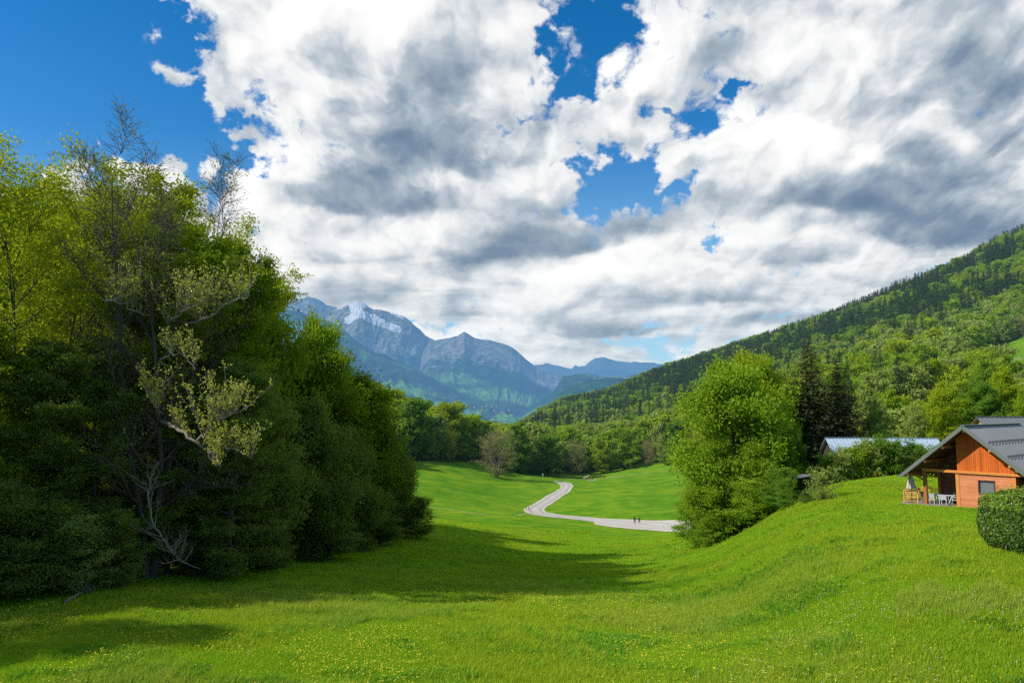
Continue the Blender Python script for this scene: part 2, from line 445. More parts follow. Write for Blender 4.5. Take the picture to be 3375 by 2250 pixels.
def ground_mat():
    m, T, out = new_mat('meadow_grass')
    P = T.pos(); x, y, z = T.xyz(P)
    fl = T.comb(x, y, 0.0)
    big = T.noise(fl, .035, 4, .6); mid = T.noise(fl, .16, 6, .62); fin = T.noise(fl, 1.6, 5, .7); vf = T.noise(fl, 9.0, 3, .7)
    # the mown sweep of the far side is a cleaner green; the near meadow is mixed with yellow herbs
    c = T.ramp(T.m('ADD', T.m('MULTIPLY', mid, .65), T.m('MULTIPLY', big, .35)), [(.32, (.050, .145, .010)), (.46, (.085, .200, .012)), (.55, (.135, .235, .014)), (.68, (.19, .27, .012))])
    k = T.m('ADD', .66, T.m('ADD', T.m('MULTIPLY', fin, .42), T.m('MULTIPLY', vf, .32)))
    c = T.vm('SCALE', c, scale=T.m('MULTIPLY', k, GROUND_K))
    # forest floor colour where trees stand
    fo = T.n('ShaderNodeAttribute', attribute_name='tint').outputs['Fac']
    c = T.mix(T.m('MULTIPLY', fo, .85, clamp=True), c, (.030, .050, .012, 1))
    d = T.n('ShaderNodeBsdfDiffuse'); T.put(d.inputs[0], c)
    bp = T.n('ShaderNodeBump'); bp.inputs['Strength'].default_value = .55; bp.inputs['Distance'].default_value = .2
    T.put(bp.inputs['Height'], T.m('ADD', fin, T.m('MULTIPLY', T.noise(fl, .7, 3, .6), 1.2))); T.put(d.inputs['Normal'], bp.outputs[0])
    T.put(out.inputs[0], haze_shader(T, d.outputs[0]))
    return m
GROUND_K = 1.06

def build_ground():
    t = np.linspace(-1, 1, 620)
    us = .85*t + 2.6*t**7
    ls = np.concatenate([np.linspace(math.log(3), math.log(22), 40)[:-1], np.linspace(math.log(22), math.log(420), 420)[:-1],
                         np.linspace(math.log(420), math.log(2500), 110)[:-1], np.linspace(math.log(2500), math.log(45000), 30)])
    Ug, Lg = np.meshgrid(us, ls)
    Y = np.exp(Lg); X = Ug*Y
    Z = terr(X, Y)
    V = np.stack([X, Y, Z], -1).reshape(-1, 3)
    nu, nl = len(us), len(ls)
    i = np.arange(nl-1)[:,None]*nu + np.arange(nu-1)[None]
    F = np.stack([i, i+1, i+nu+1, i+nu], -1).reshape(-1, 4)
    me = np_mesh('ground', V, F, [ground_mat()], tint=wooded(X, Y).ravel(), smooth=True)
    tag(link('ground', me), kind='structure')

def poly_in(poly, x, y):
    inside = np.zeros(np.shape(x), bool); n = len(poly); j = n-1
    for i in range(n):
        xi, yi = poly[i]; xj, yj = poly[j]
        c = ((yi > y) != (yj > y)) & (x < (xj-xi)*(y-yi)/((yj-yi) or 1e-9) + xi)
        inside ^= c; j = i
    return inside
# outlines of the woods, walked along their edges (picture point, depth)
def _xy(q): a, b = ray(q[0], 408); return (a*q[1], q[1])
WOOD_HILL = [_xy(q) for q in [(492,322),(545,338),(590,352),(640,350),(700,330),(730,300),(745,190),(790,150),(850,128),(925,122),(1000,105),(1060,100),(1500,150),(1700,1200),(1300,2200),(800,2300),(515,2000),(480,800)]]
WOOD_KNOLL = [_xy(q) for q in [(340,262),(385,285),(420,292),(452,300),(472,316),(488,330),(500,420),(480,700),(380,700),(250,500),(100,300),(0,220),(200,200)]]
CLEARING = [_xy(q) for q in [(968,425),(1000,395),(1070,360),(1200,380),(1200,620),(1080,540),(1024,500),(985,455)]]
WOOD_LEFT = [(-14,86),(-24,60),(-27,48),(-34,42),(-60,40),(-90,60),(-90,130),(-40,150),(-20,120)]
def wooded(x, y):
    f = (poly_in(WOOD_HILL, x, y) & ~poly_in(CLEARING, x, y)) | poly_in(WOOD_KNOLL, x, y) | poly_in(WOOD_LEFT, x, y)
    return f.astype(float)

def _norm2(v): return v/np.maximum(np.linalg.norm(v, axis=1, keepdims=True), 1e-9)
def grid_strip(name, mat, left, right, n, m, lift, kind='structure', parent=None):
    """a draped sheet between two edge lines on the ground"""
    def resamp(P, n):
        P = np.array([(p[0], p[1]) for p in P]); s = np.concatenate([[0], np.cumsum(np.linalg.norm(np.diff(P, axis=0), axis=1))])
        t = np.linspace(0, s[-1], n); return np.stack([np.interp(t, s, P[:,0]), np.interp(t, s, P[:,1])], 1)
    Lp, Rp = resamp(left, n), resamp(right, n)
    w = np.linspace(0, 1, m)[None,:,None]
    jt = np.linspace(0, 1, n)
    acr = _norm2(Rp - Lp)
    Lp = Lp + acr*((fbm(jt*n/6.0, jt*0+1, 4, 3)-.5)*.4)[:,None]; Rp = Rp + acr*((fbm(jt*n/6.0, jt*0+5, 4, 4)-.5)*.4)[:,None]
    P = Lp[:,None]*(1-w) + Rp[:,None]*w
    Z = terr(P[...,0], P[...,1]) + lift
    V = np.concatenate([P, Z[...,None]], -1).reshape(-1, 3)
    i = np.arange(n-1)[:,None]*m + np.arange(m-1)[None]
    F = np.stack([i, i+m, i+m+1, i+1], -1).reshape(-1, 4)
    o = link(name, np_mesh(name, V, F, [mat], smooth=True, tint=np.broadcast_to(np.linspace(0, 1, m)[None], (n, m)).ravel()), parent)
    return tag(o, kind=kind)

def road_mat(name, base, tracks=.8):
    m, T, out = new_mat(name)
    P = T.pos(); n = T.noise(P, .5, 6, .65); f = T.noise(P, 4.0, 5, .7)
    c = T.vm('SCALE', T.rgb(base), scale=T.m('ADD', .62, T.m('ADD', T.m('MULTIPLY', n, .45), T.m('MULTIPLY', f, .30))))
    # worn wheel tracks and paler, dusty edges
    w = T.n('ShaderNodeAttribute', attribute_name='tint').outputs['Fac']
    e = T.m('MULTIPLY', T.m('ABSOLUTE', T.m('SUBTRACT', w, .5)), 2.0)
    tr = T.m('MULTIPLY', T.ss(T.m('ABSOLUTE', T.m('SUBTRACT', e, .5)), .0, .22, 1.0, 0.0), T.m('ADD', .4, n))
    c = T.mix(T.m('MULTIPLY', tr, tracks), c, T.vm('SCALE', c, scale=.62))
    c = T.mix(T.ss(T.m('ADD', e, T.m('MULTIPLY', f, .25)), .86, 1.08, 0.0, .75), c, (.52, .50, .38, 1))
    d = T.n('ShaderNodeBsdfDiffuse'); T.put(d.inputs[0], c); T.put(out.inputs[0], d.outputs[0])
    return m

def build_roads():
    k = .30341
    tr = lambda pts: [at(x*k, y*k) for x, y in pts]
    right = tr([(1826,1583.5),(1858,1586),(1882,1591),(1890,1601),(1880,1616),(1855,1633),(1830,1650),(1803,1667),(1793,1678),(1800,1687),(1835,1693),(1900,1699.5),(1955,1704.5)])
    left = tr([(1822,1585),(1838,1591),(1849,1600),(1844,1609),(1810,1628),(1772,1651),(1733,1671),(1724,1680),(1738,1690),(1785,1699),(1850,1706),(1915,1712.5),(1957,1719)])
    asph = road_mat('pale_asphalt', (.43, .40, .36))
    # smooth both edges the same way so that the road keeps its width
    grid_strip('road', asph, left, right, 260, 9, .07)
    lot_far = tr([(1955,1704.5),(2000,1708),(2100,1712),(2200,1713),(2290,1714),(2420,1716)])
    lot_near = tr([(1957,1719),(1962,1728),(2060,1740),(2140,1746),(2230,1751),(2330,1756)])
    grid_strip('gravel_yard', road_mat('pale_gravel', (.46, .425, .385), .25), lot_near, lot_far, 160, 30, .075)
    dirt = road_mat('trodden_earth', (.30, .30, .10))
    def trail(name, pts, w):
        c = [at(x*k, y*k) for x, y in pts]
        L, Rr = [], []
        for i, p in enumerate(c):
            t = (c[min(i+1, len(c)-1)] - c[max(i-1, 0)]); t.z = 0; t.normalize()
            nrm = Vector((-t.y, t.x, 0)) * w/2
            L.append(p + nrm); Rr.append(p - nrm)
        grid_strip(name, dirt, L, Rr, 120, 3, .05)
    trail('meadow_path', [(1370,1668),(1430,1673),(1500,1681),(1560,1690),(1620,1696),(1690,1697),(1738,1692)], 1.0)
    trail('horse_track', [(1865,1580),(1930,1579),(1980,1575),(2060,1567),(2150,1557),(2230,1550),(2290,1546)], 1.6)
# ================================================================== MOUNTAINS
def mountain_mat():
    m, T, out = new_mat('mountain_side')
    P = T.pos(); x, y, z = T.xyz(P)
    g = T.n('ShaderNodeNewGeometry')
    nz = T.xyz(g.outputs['Normal'])[2]
    n1 = T.noise(P, .0011, 8, .62); n2 = T.noise(P, .006, 6, .65); n3 = T.noise(T.vm('MULTIPLY', P, (1, 1, .22)), .012, 6, .65)
    f = T.n('ShaderNodeAttribute', attribute_name='tint').outputs['Fac']      # 0 at the foot .. 1 at the skyline
    fk = T.m('ADD', f, T.m('ADD', T.m('MULTIPLY', T.m('SUBTRACT', n1, .5), .7), T.m('MULTIPLY', T.m('SUBTRACT', n3, .5), .35)))
    wood = T.mix(T.ss(n2, .40, .62), (.015, .045, .018, 1), (.045, .12, .028, 1))
    past = T.mix(T.ss(n2, .35, .65), (.24, .46, .07, 1), (.11, .28, .05, 1))
    low = T.mix(T.ss(T.m('ADD', n1, T.m('MULTIPLY', T.m('SUBTRACT', .45, f), .45)), .54, .64), wood, past)
    rock = T.mix(T.ss(n3, .36, .66), (.15, .155, .13, 1), (.50, .47, .39, 1))
    c = T.mix(T.ss(fk, .56, .72), low, rock)
    sn = T.n('ShaderNodeAttribute', attribute_name='snow').outputs['Fac']
    c = T.mix(T.ss(T.m('ADD', sn, T.m('MULTIPLY', T.m('SUBTRACT', n3, .5), .75)), .50, .54), c, (1.0, 1.0, 1.0, 1))
    d = T.n('ShaderNodeBsdfDiffuse'); T.put(d.inputs[0], c)
    bp = T.n('ShaderNodeBump'); bp.inputs['Strength'].default_value = 1.0; bp.inputs['Distance'].default_value = 90
    T.put(bp.inputs['Height'], T.m('ADD', n3, T.m('MULTIPLY', n2, .8))); T.put(d.inputs['Normal'], bp.outputs[0])
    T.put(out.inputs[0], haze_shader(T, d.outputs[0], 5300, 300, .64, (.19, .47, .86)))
    return m

def ridge(name, mat, sky, foot, D, Dn, nx=420, nt=150, rough=.05, seed=1, back=.35, gully=1.0, snow=None, fmap=(0, 1)):
    """a mountain: skyline given by picture points at depth D, foot line at depth Dn, spurs and gullies run down between them"""
    sky = np.array(sky, float); foot = np.array(foot, float)
    px = np.linspace(sky[0,0], sky[-1,0], nx)
    ys = np.interp(px, sky[:,0], sky[:,1]) + (fbm(px/6, px*0+seed, 4, seed)-.5)*3.2*rough/.05*.6
    yf = np.interp(px, foot[:,0], foot[:,1])
    us = (px-512)/LENS_F; es = (HOR-ys)/LENS_F; ef = (HOR-yf)/LENS_F
    t = np.concatenate([np.linspace(0, 1, nt), 1 + np.linspace(0, back, 20)[1:]])
    Tg, Ug = np.meshgrid(t, us, indexing='ij')
    S = np.broadcast_to(es, Tg.shape); Fo = np.broadcast_to(ef, Tg.shape)
    tc = np.clip(Tg, 0, 1)
    Dep = Dn + (D-Dn)*Tg
    zs, zf = S*D, Fo*Dn
    prof = tc**1.18
    Z = zf + (zs-zf)*prof
    Z = np.where(Tg > 1, zs - (Tg-1)/back*(zs-zf)*.8, Z)
    # spurs: ridged noise stretched along the slope
    wx = Ug*D/ (D*.035) + (fbm(Ug*22, Tg*2.2, 3, seed+3)-.5)*2.6
    sp = fbm(wx, Tg*1.5, 5, seed+7, .55, True) - .5
    sp2 = fbm(wx*3.1, Tg*5, 4, seed+11, .55, True) - .5
    amp = (zs-zf).mean() * rough
    env = np.sin(np.clip(tc, 0, 1)*math.pi)**.7 * (Tg <= 1)
    Z = Z + gully*amp*(2.4*sp + .9*sp2)*env
    X = Ug*Dep
    V = np.stack([X, Dep, Z], -1).reshape(-1, 3)
    nu, nl = nx, len(t)
    i = np.arange(nl-1)[:,None]*nu + np.arange(nu-1)[None]
    F = np.stack([i, i+1, i+nu+1, i+nu], -1).reshape(-1, 4)
    hgt = fmap[0] + (fmap[1]-fmap[0])*tc
    me = np_mesh(name, V, F, [mat], tint=hgt.ravel(), smooth=True)
    # snow lies where the picture of the mountain shows its fields: long patches below the crest
    sn = np.zeros(Tg.shape)
    if snow:
        PXg = np.broadcast_to(px, Tg.shape); PYg = HOR - LENS_F*Z/Dep
        for x0, y0, x1, y1, w in snow:
            dx, dy = x1-x0, y1-y0; L2 = dx*dx+dy*dy
            q = np.clip(((PXg-x0)*dx+(PYg-y0)*dy)/L2, 0, 1)
            w = w*1.0; dist = np.hypot(PXg-x0-q*dx, PYg-y0-q*dy)
            sn = np.maximum(sn, np.exp(-(dist/w)**2))
        sn *= Tg <= 1.02
    a = me.attributes.new('snow', 'FLOAT', 'POINT'); a.data.foreach_set('value', sn.ravel().astype(np.float32))
    return tag(link(name, me), kind='structure')

def build_mountains():
    mat = mountain_mat()
    k = .30341
    c2 = lambda pts: [(950*k + x*.5527*k, 920*k + y*.5527*k) for x, y in pts]     # points measured in an enlarged view
    ridge('mountain_range', mat, c2([(1300,520),(1470,512),(1550,500),(1620,520),(1690,530),(1712,512),(1735,522),(1770,516),(1800,490),(1830,466),(1870,463),(1930,478),(2000,490),(2080,491),(2180,498),(2280,510),(2600,540)]),
          c2([(1300,640),(2600,640)]), 24000, 19000, rough=.05, seed=21, fmap=(.45, .80))
    ridge('mountain_range', mat, c2([(-1500,260),(-600,120),(-100,140),(60,110),(110,98),(150,104),(190,125),(225,152),(300,172),(340,190)]),
          c2([(-1500,640),(340,640)]), 12500, 9000, rough=.05, seed=33, nx=300, fmap=(.3, .95))
    ridge('snowy_mountain', mat, c2([(140,330),(200,250),(245,190),(285,165),(320,158),(350,147),(385,128),(415,122),(445,135),(470,158),(500,172),(550,178),(600,192),(660,212),(700,226),(730,250),(770,290),(820,335),(870,360),(930,410),(1000,470),(1100,560),(1200,640)]),
          c2([(140,760),(1200,850)]), 9500, 5600, rough=.055, seed=5, nx=560, nt=190, fmap=(.12, 1.12),
          snow=[(q[0][0], q[0][1], q[1][0], q[1][1], w) for q, w in [(c2([(352,240),(400,205)]), 5.2), (c2([(420,195),(470,222)]), 5.4), (c2([(470,222),(560,262)]), 5.6), (c2([(560,262),(650,297)]), 4.6),
                (c2([(385,150),(440,138)]), 7.0), (c2([(380,165),(400,190)]), 5.0), (c2([(610,196),(680,228)]), 1.6), (c2([(280,165),(310,163)]), 1.6)]])
    ridge('rocky_mountain', mat, c2([(780,470),(840,370),(880,362),(920,356),(960,348),(1010,336),(1030,322),(1050,311),(1080,328),(1110,345),(1150,354),(1210,362),(1270,378),(1330,402),(1360,425),(1400,460),(1450,502),(1480,525),(1530,545),(1600,562),(1660,575),(1760,620)]),
          c2([(780,760),(1760,850)]), 8200, 4900, rough=.05, seed=8, nx=480, nt=170, fmap=(.12, 1.0))
    ridge('wooded_mountain', mat, c2([(-900,60),(-400,120),(60,190),(250,250),(330,300),(380,345),(440,392),(520,435),(600,460),(680,500),(760,540),(840,575),(920,620),(1000,660),(1080,700),(1180,745),(1260,770),(1340,800),(1420,860)]),
          c2([(-900,800),(1420,870)]), 5600, 3600, rough=.05, seed=13, nx=420, fmap=(.0, .50), gully=1.3)
    ridge('wooded_mountain', mat, c2([(1260,890),(1340,850),(1420,780),(1500,715),(1560,690),(1600,640),(1640,575),(1700,568),(1760,563),(1820,568),(1860,580),(1980,575),(2100,566),(2300,560),(2600,570)]),
          c2([(1260,900),(1400,880),(2600,850)]), 5200, 3000, rough=.06, seed=17, nx=420, fmap=(.05, .52), gully=1.2)
    ridge('wooded_hill', mat, c2([(1240,900),(1330,862),(1400,830),(1480,770),(1560,720),(1640,660),(1720,625),(1800,595),(1900,585),(2000,590),(2200,600),(2500,640)]),
          c2([(1240,905),(2500,850)]), 3600, 2400, rough=.06, seed=19, nx=360, fmap=(.0, .46), gully=1.1)
# ================================================================== TREES
def _norm(v): return v/np.maximum(np.linalg.norm(v, axis=-1, keepdims=True), 1e-9)

class Wood:
    """collects tapered limbs as tubes"""
    def __init__(s): s.V = []; s.F = []; s.n = 0
    def limb(s, P, rad, k):
        P = np.asarray(P, float); n = len(P)
        t = _norm(np.gradient(P, axis=0)); ref = np.array([0, 0, 1.]) if abs(t[:,2]).mean() < .85 else np.array([1., 0, 0])
        a = _norm(np.cross(t, ref)); b = np.cross(t, a)
        q = 2*np.pi*np.arange(k)/k
        ring = P[:,None] + np.asarray(rad)[:,None,None]*(np.cos(q)[None,:,None]*a[:,None] + np.sin(q)[None,:,None]*b[:,None])
        i = np.arange(n-1)[:,None]*k; j = np.arange(k)[None]; j2 = (j+1) % k
        s.V.append(ring.reshape(-1, 3)); s.F.append((np.stack([i+j, i+j2, i+k+j2, i+k+j], -1)).reshape(-1, 4) + s.n)
        s.n += n*k
    def mesh(s, name, mat): return np_mesh(name, np.concatenate(s.V), np.concatenate(s.F), [mat], smooth=True)

def leaf_quads(C, N, size, rng, aspect=.62, axis=None):
    """kite-shaped leaf faces at centres C with normals N"""
    n = len(C)
    r = rng.normal(size=(n, 3)) if axis is None else axis
    a = _norm(r - (r*N).sum(1, keepdims=True)*N); b = np.cross(N, a)
    sz = size*rng.uniform(.65, 1.25, (n, 1))
    fold = N*sz*rng.uniform(-.18, .18, (n, 1))
    V = np.stack([C - a*sz*.55, C + b*sz*aspect*.5 + fold - a*sz*.05, C + a*sz*.6, C - b*sz*aspect*.5 + fold - a*sz*.05], 1).reshape(-1, 3)
    return V, np.arange(4*n).reshape(-1, 4)

def path(p0, d0, L, n, rng, curve=(0, 0, 0), wob=.08):
    """a limb that starts at p0 towards d0 and bends"""
    P = [np.asarray(p0, float)]; d = np.asarray(d0, float); st = L/(n-1); cv = np.asarray(curve, float)
    for i in range(n-1):
        d = _norm(d + cv/(n-1) + rng.normal(size=3)*wob)
        P.append(P[-1] + d*st)
    return np.array(P)

def gen_tree(seed, H=26, base=.12, Rm=5.5, prof=None, n1=34, e0=5, e1=65, up=.35, n2=9, n3=5, per=26, size=.2, flat=.35, horiz=.6,
             spread=.38, r0=.34, lean=.02, tw=(.8, 1.6), sub=.5, fork=1, leafy0=.25, twigs=True, kt=9, wob=.09, droop=0.0, l2k=4, planar=1.0, aspect=.62, tvar=.5):
    rng = np.random.default_rng(seed); W = Wood()
    prof = prof or (lambda t: np.sin(np.pi*np.clip(.12 + .80*t, 0, 1))**.75)
    S, E, TT = [], [], []
    stems = []
    for f in range(fork):
        az = rng.uniform(0, 6.28) + f*6.28/fork
        off = 0 if fork == 1 else rng.uniform(.06, .16)
        d = np.array([math.cos(az)*off + rng.normal()*lean, math.sin(az)*off + rng.normal()*lean, 1])
        Hf = H*(1 if f == 0 else rng.uniform(.8, .97))
        P = path((math.cos(az)*r0*.5*(fork > 1), math.sin(az)*r0*.5*(fork > 1), -.6), _norm(d), Hf*.97+.6, 16, rng, (-d[0]*.6, -d[1]*.6, 0), .035)
        s = np.linspace(0, 1, 16); rad = r0*(1/math.sqrt(fork))*((1-s)**.85*.93+.02); rad[0] *= 1.45; rad[1] *= 1.12
        W.limb(P, rad, kt); stems.append((P, rad, Hf))
    for f, (P, rad, Hf) in enumerate(stems):
        m1 = n1//fork
        for i in range(m1):
            t = (i + rng.uniform(0, .9))/m1
            h = base + (1-base)*t*.985
            s = h*(len(P)-1); k = int(min(s, len(P)-2)); p0 = P[k] + (P[k+1]-P[k])*(s-k)
            L = max(.5, Rm*prof(t)*rng.uniform(.72, 1.15))
            az = i*2.399963 + rng.uniform(-.5, .5) + seed + f*1.3
            el = R(e0 + (e1-e0)*t**1.2 + rng.normal()*9)
            d = np.array([math.cos(az)*math.cos(el), math.sin(az)*math.cos(el), math.sin(el)])
            Lp = L/max(.35, math.cos(el)*.9+.1) if el > 0 else L
            Lp = min(Lp, L*1.6)
            n = 8
            Q = path(p0, d, Lp, n, rng, (0, 0, up*(1-.4*t) - droop), wob)
            rr = min(np.interp(h, np.linspace(0, 1, len(rad)), rad)*.62, .028*Lp+.012)*(1-np.linspace(0, 1, n))**.8 + .006
            W.limb(Q, rr, 5)
            for j in range(n2):
                u = .16 + .84*(j + rng.uniform(0, 1))/n2
                s2 = min(u, .995)*(n-1); k2 = int(s2); q0 = Q[k2] + (Q[min(k2+1, n-1)]-Q[k2])*(s2-k2)
                dl = _norm(Q[min(k2+1, n-1)] - Q[max(k2-1, 0)])
                side = _norm(np.cross(dl, (0, 0, 1.)))*(1 if j % 2 else -1)
                dd = _norm(dl*rng.uniform(.45, 1.0) + side*rng.uniform(.4, 1.0) + np.array([0, 0, (rng.normal()*.28 + .10)*planar]))
                L2 = max(.5, sub*L*(1.05-.62*u)*rng.uniform(.7, 1.3))
                B = path(q0, dd, L2, 5, rng, (0, 0, up*.5 - droop*.8), wob)
                if twigs: W.limb(B, np.interp(u, (0, 1), (.5, .3))*rr[k2]*(1-np.linspace(0, 1, 5))**.8+.004, l2k)
                for l in range(n3):
                    v = (l + rng.uniform(.1, 1))/n3
                    s3 = v*3.999; k3 = int(s3); b0 = B[k3] + (B[k3+1]-B[k3])*(s3-k3)
                    dt = _norm(_norm(B[k3+1]-B[k3])*.8 + rng.normal(size=3)*np.array([.65, .65, .32*planar]))
                    L3 = rng.uniform(*tw)*(1.1-.4*v)
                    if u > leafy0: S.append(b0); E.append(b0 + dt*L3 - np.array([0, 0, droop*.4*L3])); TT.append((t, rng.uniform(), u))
                    if twigs == 2: W.limb(np.array([b0, b0+dt*L3*.5+rng.normal(size=3)*.06*L3, b0+dt*L3]), [.017, .012, .006], 3)
    S, E, TT = np.array(S), np.array(E), np.array(TT)
    n = len(S)
    rep = rng.poisson(per, n)
    ix = np.repeat(np.arange(n), rep)
    w = rng.uniform(0, 1.08, (len(ix), 1))
    C = S[ix]*(1-w) + E[ix]*w + rng.normal(size=(len(ix), 3))*np.array([spread, spread, spread*flat])
    N = _norm(np.array([0, 0, 1.])*horiz + rng.normal(size=(len(ix), 3))*(1.1-horiz*.6))
    V, F = leaf_quads(C, N, size, rng, aspect)
    tint = np.clip(.5*(1-tvar) + tvar*TT[ix,1]*.6 + rng.uniform(-.2, .2, len(ix)) + .45*(TT[ix,0]-.45) + .25, 0, 1)  # crown tops tinted lighter: their sunlit look put into the leaf colour
    return W, V, F, np.repeat(tint, 4)

def gen_spruce(seed, H=22, Rm=3.4, whorls=34, per=13, ndl=16, size=.5, r0=.26, droop=.5, base=.05, trunk_k=7, jag=.25):
    rng = np.random.default_rng(seed); W = Wood()
    P = path((0, 0, -.5), (0, 0, 1), H+.4, 10, rng, wob=.008)
    W.limb(P, r0*((1-np.linspace(0, 1, 10))*.95+.03), trunk_k)
    C, N, A, T_, SZ = [], [], [], [], []
    for i in range(whorls):
        t = (i+rng.uniform(0, .8))/whorls; h = H*(base + (1-base)*t)
        for j in range(per):
            if rng.uniform() < .06: continue
            L = Rm*((1-t)**.82*.97+.035)*rng.uniform(1-jag*1.4, 1+jag)
            az = rng.uniform(0, 6.283)
            d = np.array([math.cos(az), math.sin(az), .30*t - .12 + rng.normal()*.08])
            n = 6; Q = path((0, 0, h), _norm(d), L, n, rng, (0, 0, -droop*(1-t*.7)), .05)
            Q[-1, 2] += .12*L
            if j % 2 == 0 and trunk_k > 5: W.limb(Q, .035*(1-np.linspace(0, 1, n))+.005, 3)
            m = max(3, int(ndl*L/Rm))
            u = rng.uniform(.12, 1.03, m)*(n-1); k = np.minimum(u.astype(int), n-2)
            c = Q[k] + (Q[k+1]-Q[k])*(u-k)[:,None]
            side = np.array([-math.sin(az), math.cos(az), 0])
            wd = (rng.uniform(-1, 1, m)*.32*L*(1.08-u/(n-1)))[:,None]
            c = c + side*wd + np.stack([np.zeros(m), np.zeros(m), -np.abs(rng.normal(size=m))*.30*size - np.abs(wd[:,0])*.30], 1)
            ax = np.stack([d[0]+side[0]*np.sign(wd[:,0])*.7, d[1]+side[1]*np.sign(wd[:,0])*.7, np.full(m, -.45)+rng.normal(size=m)*.35], 1)
            C.append(c); A.append(ax); N.append(rng.normal(size=(m, 3))*.55+np.array([d[0]*.3, d[1]*.3, .9]))
            SZ.append(np.full((m, 1), size*(.34+.72*(1-t))))
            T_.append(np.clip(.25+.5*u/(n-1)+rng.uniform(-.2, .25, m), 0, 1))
    C = np.concatenate(C); N = _norm(np.concatenate(N)); A = np.concatenate(A); T_ = np.concatenate(T_)
    V, F = leaf_quads(C, N, np.concatenate(SZ), rng, .42, A)
    return W, V, F, np.repeat(T_, 4)

def build_leaf_mats():
    M = {}
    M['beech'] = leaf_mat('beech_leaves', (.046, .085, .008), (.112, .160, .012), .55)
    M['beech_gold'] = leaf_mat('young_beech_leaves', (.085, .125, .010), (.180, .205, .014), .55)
    M['shade'] = leaf_mat('shaded_leaves', (.044, .074, .016), (.098, .138, .026), .50)  # leaf colour toned darker, the wood's lower shade put into it
    M['fresh'] = leaf_mat('fresh_leaves', (.072, .132, .010), (.150, .215, .016), .45, True)
    M['yellow'] = leaf_mat('yellow_green_leaves', (.090, .140, .008), (.180, .225, .014), .45, True)
    M['deep'] = leaf_mat('deep_green_leaves', (.044, .097, .013), (.094, .160, .017), .45, True)
    M['grey_green'] = leaf_mat('grey_green_leaves', (.095, .132, .030), (.165, .205, .048), .38, True)
    M['bud'] = leaf_mat('budding_twigs', (.110, .100, .052), (.170, .170, .066), .3, True)
    M['budleaf'] = leaf_mat('budding_leaves', (.150, .165, .022), (.290, .300, .050), .45)
    M['budtop'] = leaf_mat('grey_brown_buds', (.075, .080, .030), (.130, .135, .045), .35)
    M['spruce'] = leaf_mat('spruce_needles', (.014, .030, .013), (.042, .066, .022), .15, True)
    M['spruce_near'] = leaf_mat('dark_spruce_needles', (.016, .022, .010), (.050, .052, .020), .12)
    M['laurel'] = leaf_mat('laurel_leaves', (.022, .050, .008), (.100, .150, .012), .25, False, .1, None, .025)
    M['twig'] = simple_mat('pale_twig', (.20, .175, .125), .9, .3, 3.0)
    M['bark'] = simple_mat('bark', (.085, .072, .058), .9, .45, 2.5, stretch=(1, 1, .25))
    M['bark_pale'] = simple_mat('pale_bark', (.19, .165, .135), .9, .40, 2.0, stretch=(1, 1, .4))
    M['bark_dark'] = simple_mat('dark_bark', (.050, .043, .036), .9, .4, 2.5, stretch=(1, 1, .3))
    return M

class Kind:
    """one shape of tree: a trunk mesh and a crown mesh, shared by every copy"""
    def __init__(s, name, g, leaf, bark):
        W, V, F, t = g
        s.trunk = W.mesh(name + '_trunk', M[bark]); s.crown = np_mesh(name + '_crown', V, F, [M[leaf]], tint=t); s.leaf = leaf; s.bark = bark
        s.H = float(V[:,2].max()); s.Rm = float(np.percentile(np.hypot(V[:,0], V[:,1]), 97))
    def joined(s, name, leaf=None):
        """trunk and crown as one mesh, for the far mass of the wood"""
        def arr(me):
            v = np.empty(len(me.vertices)*3, np.float32); me.vertices.foreach_get('co', v)
            f = np.empty(len(me.loops), np.int32); me.loops.foreach_get('vertex_index', f)
            return v.reshape(-1, 3), f.reshape(-1, 4)
        v1, f1 = arr(s.trunk); v2, f2 = arr(s.crown)
        tt = np.empty(len(v2), np.float32); s.crown.attributes['tint'].data.foreach_get('value', tt)
        return np_mesh(name, np.concatenate([v1, v2]), [f1, f2+len(v1)], [M[s.bark], M[leaf or s.leaf]],
                       tint=np.concatenate([np.zeros(len(v1)), tt]), mat_idx=np.concatenate([np.zeros(len(f1)), np.ones(len(f2))]))

def plant(kind, name, x, y, h, rz, label, group=None, cat='tree', leaf=None, bark=None, wide=1.0, z=None, crown='crown', trunk='trunk'):
    s = h/kind.H
    e = empty(name, (x, y, (gz(x, y) if z is None else z) - .05), rz, (s*wide, s*wide, s))
    tag(e, label, cat, group)
    t = link(trunk, kind.trunk, e); c = link(crown, kind.crown, e)
    for o, mm in ((c, leaf), (t, bark)):
        if mm:
            o.material_slots[0].link = 'OBJECT'; o.material_slots[0].material = M[mm]
    return e

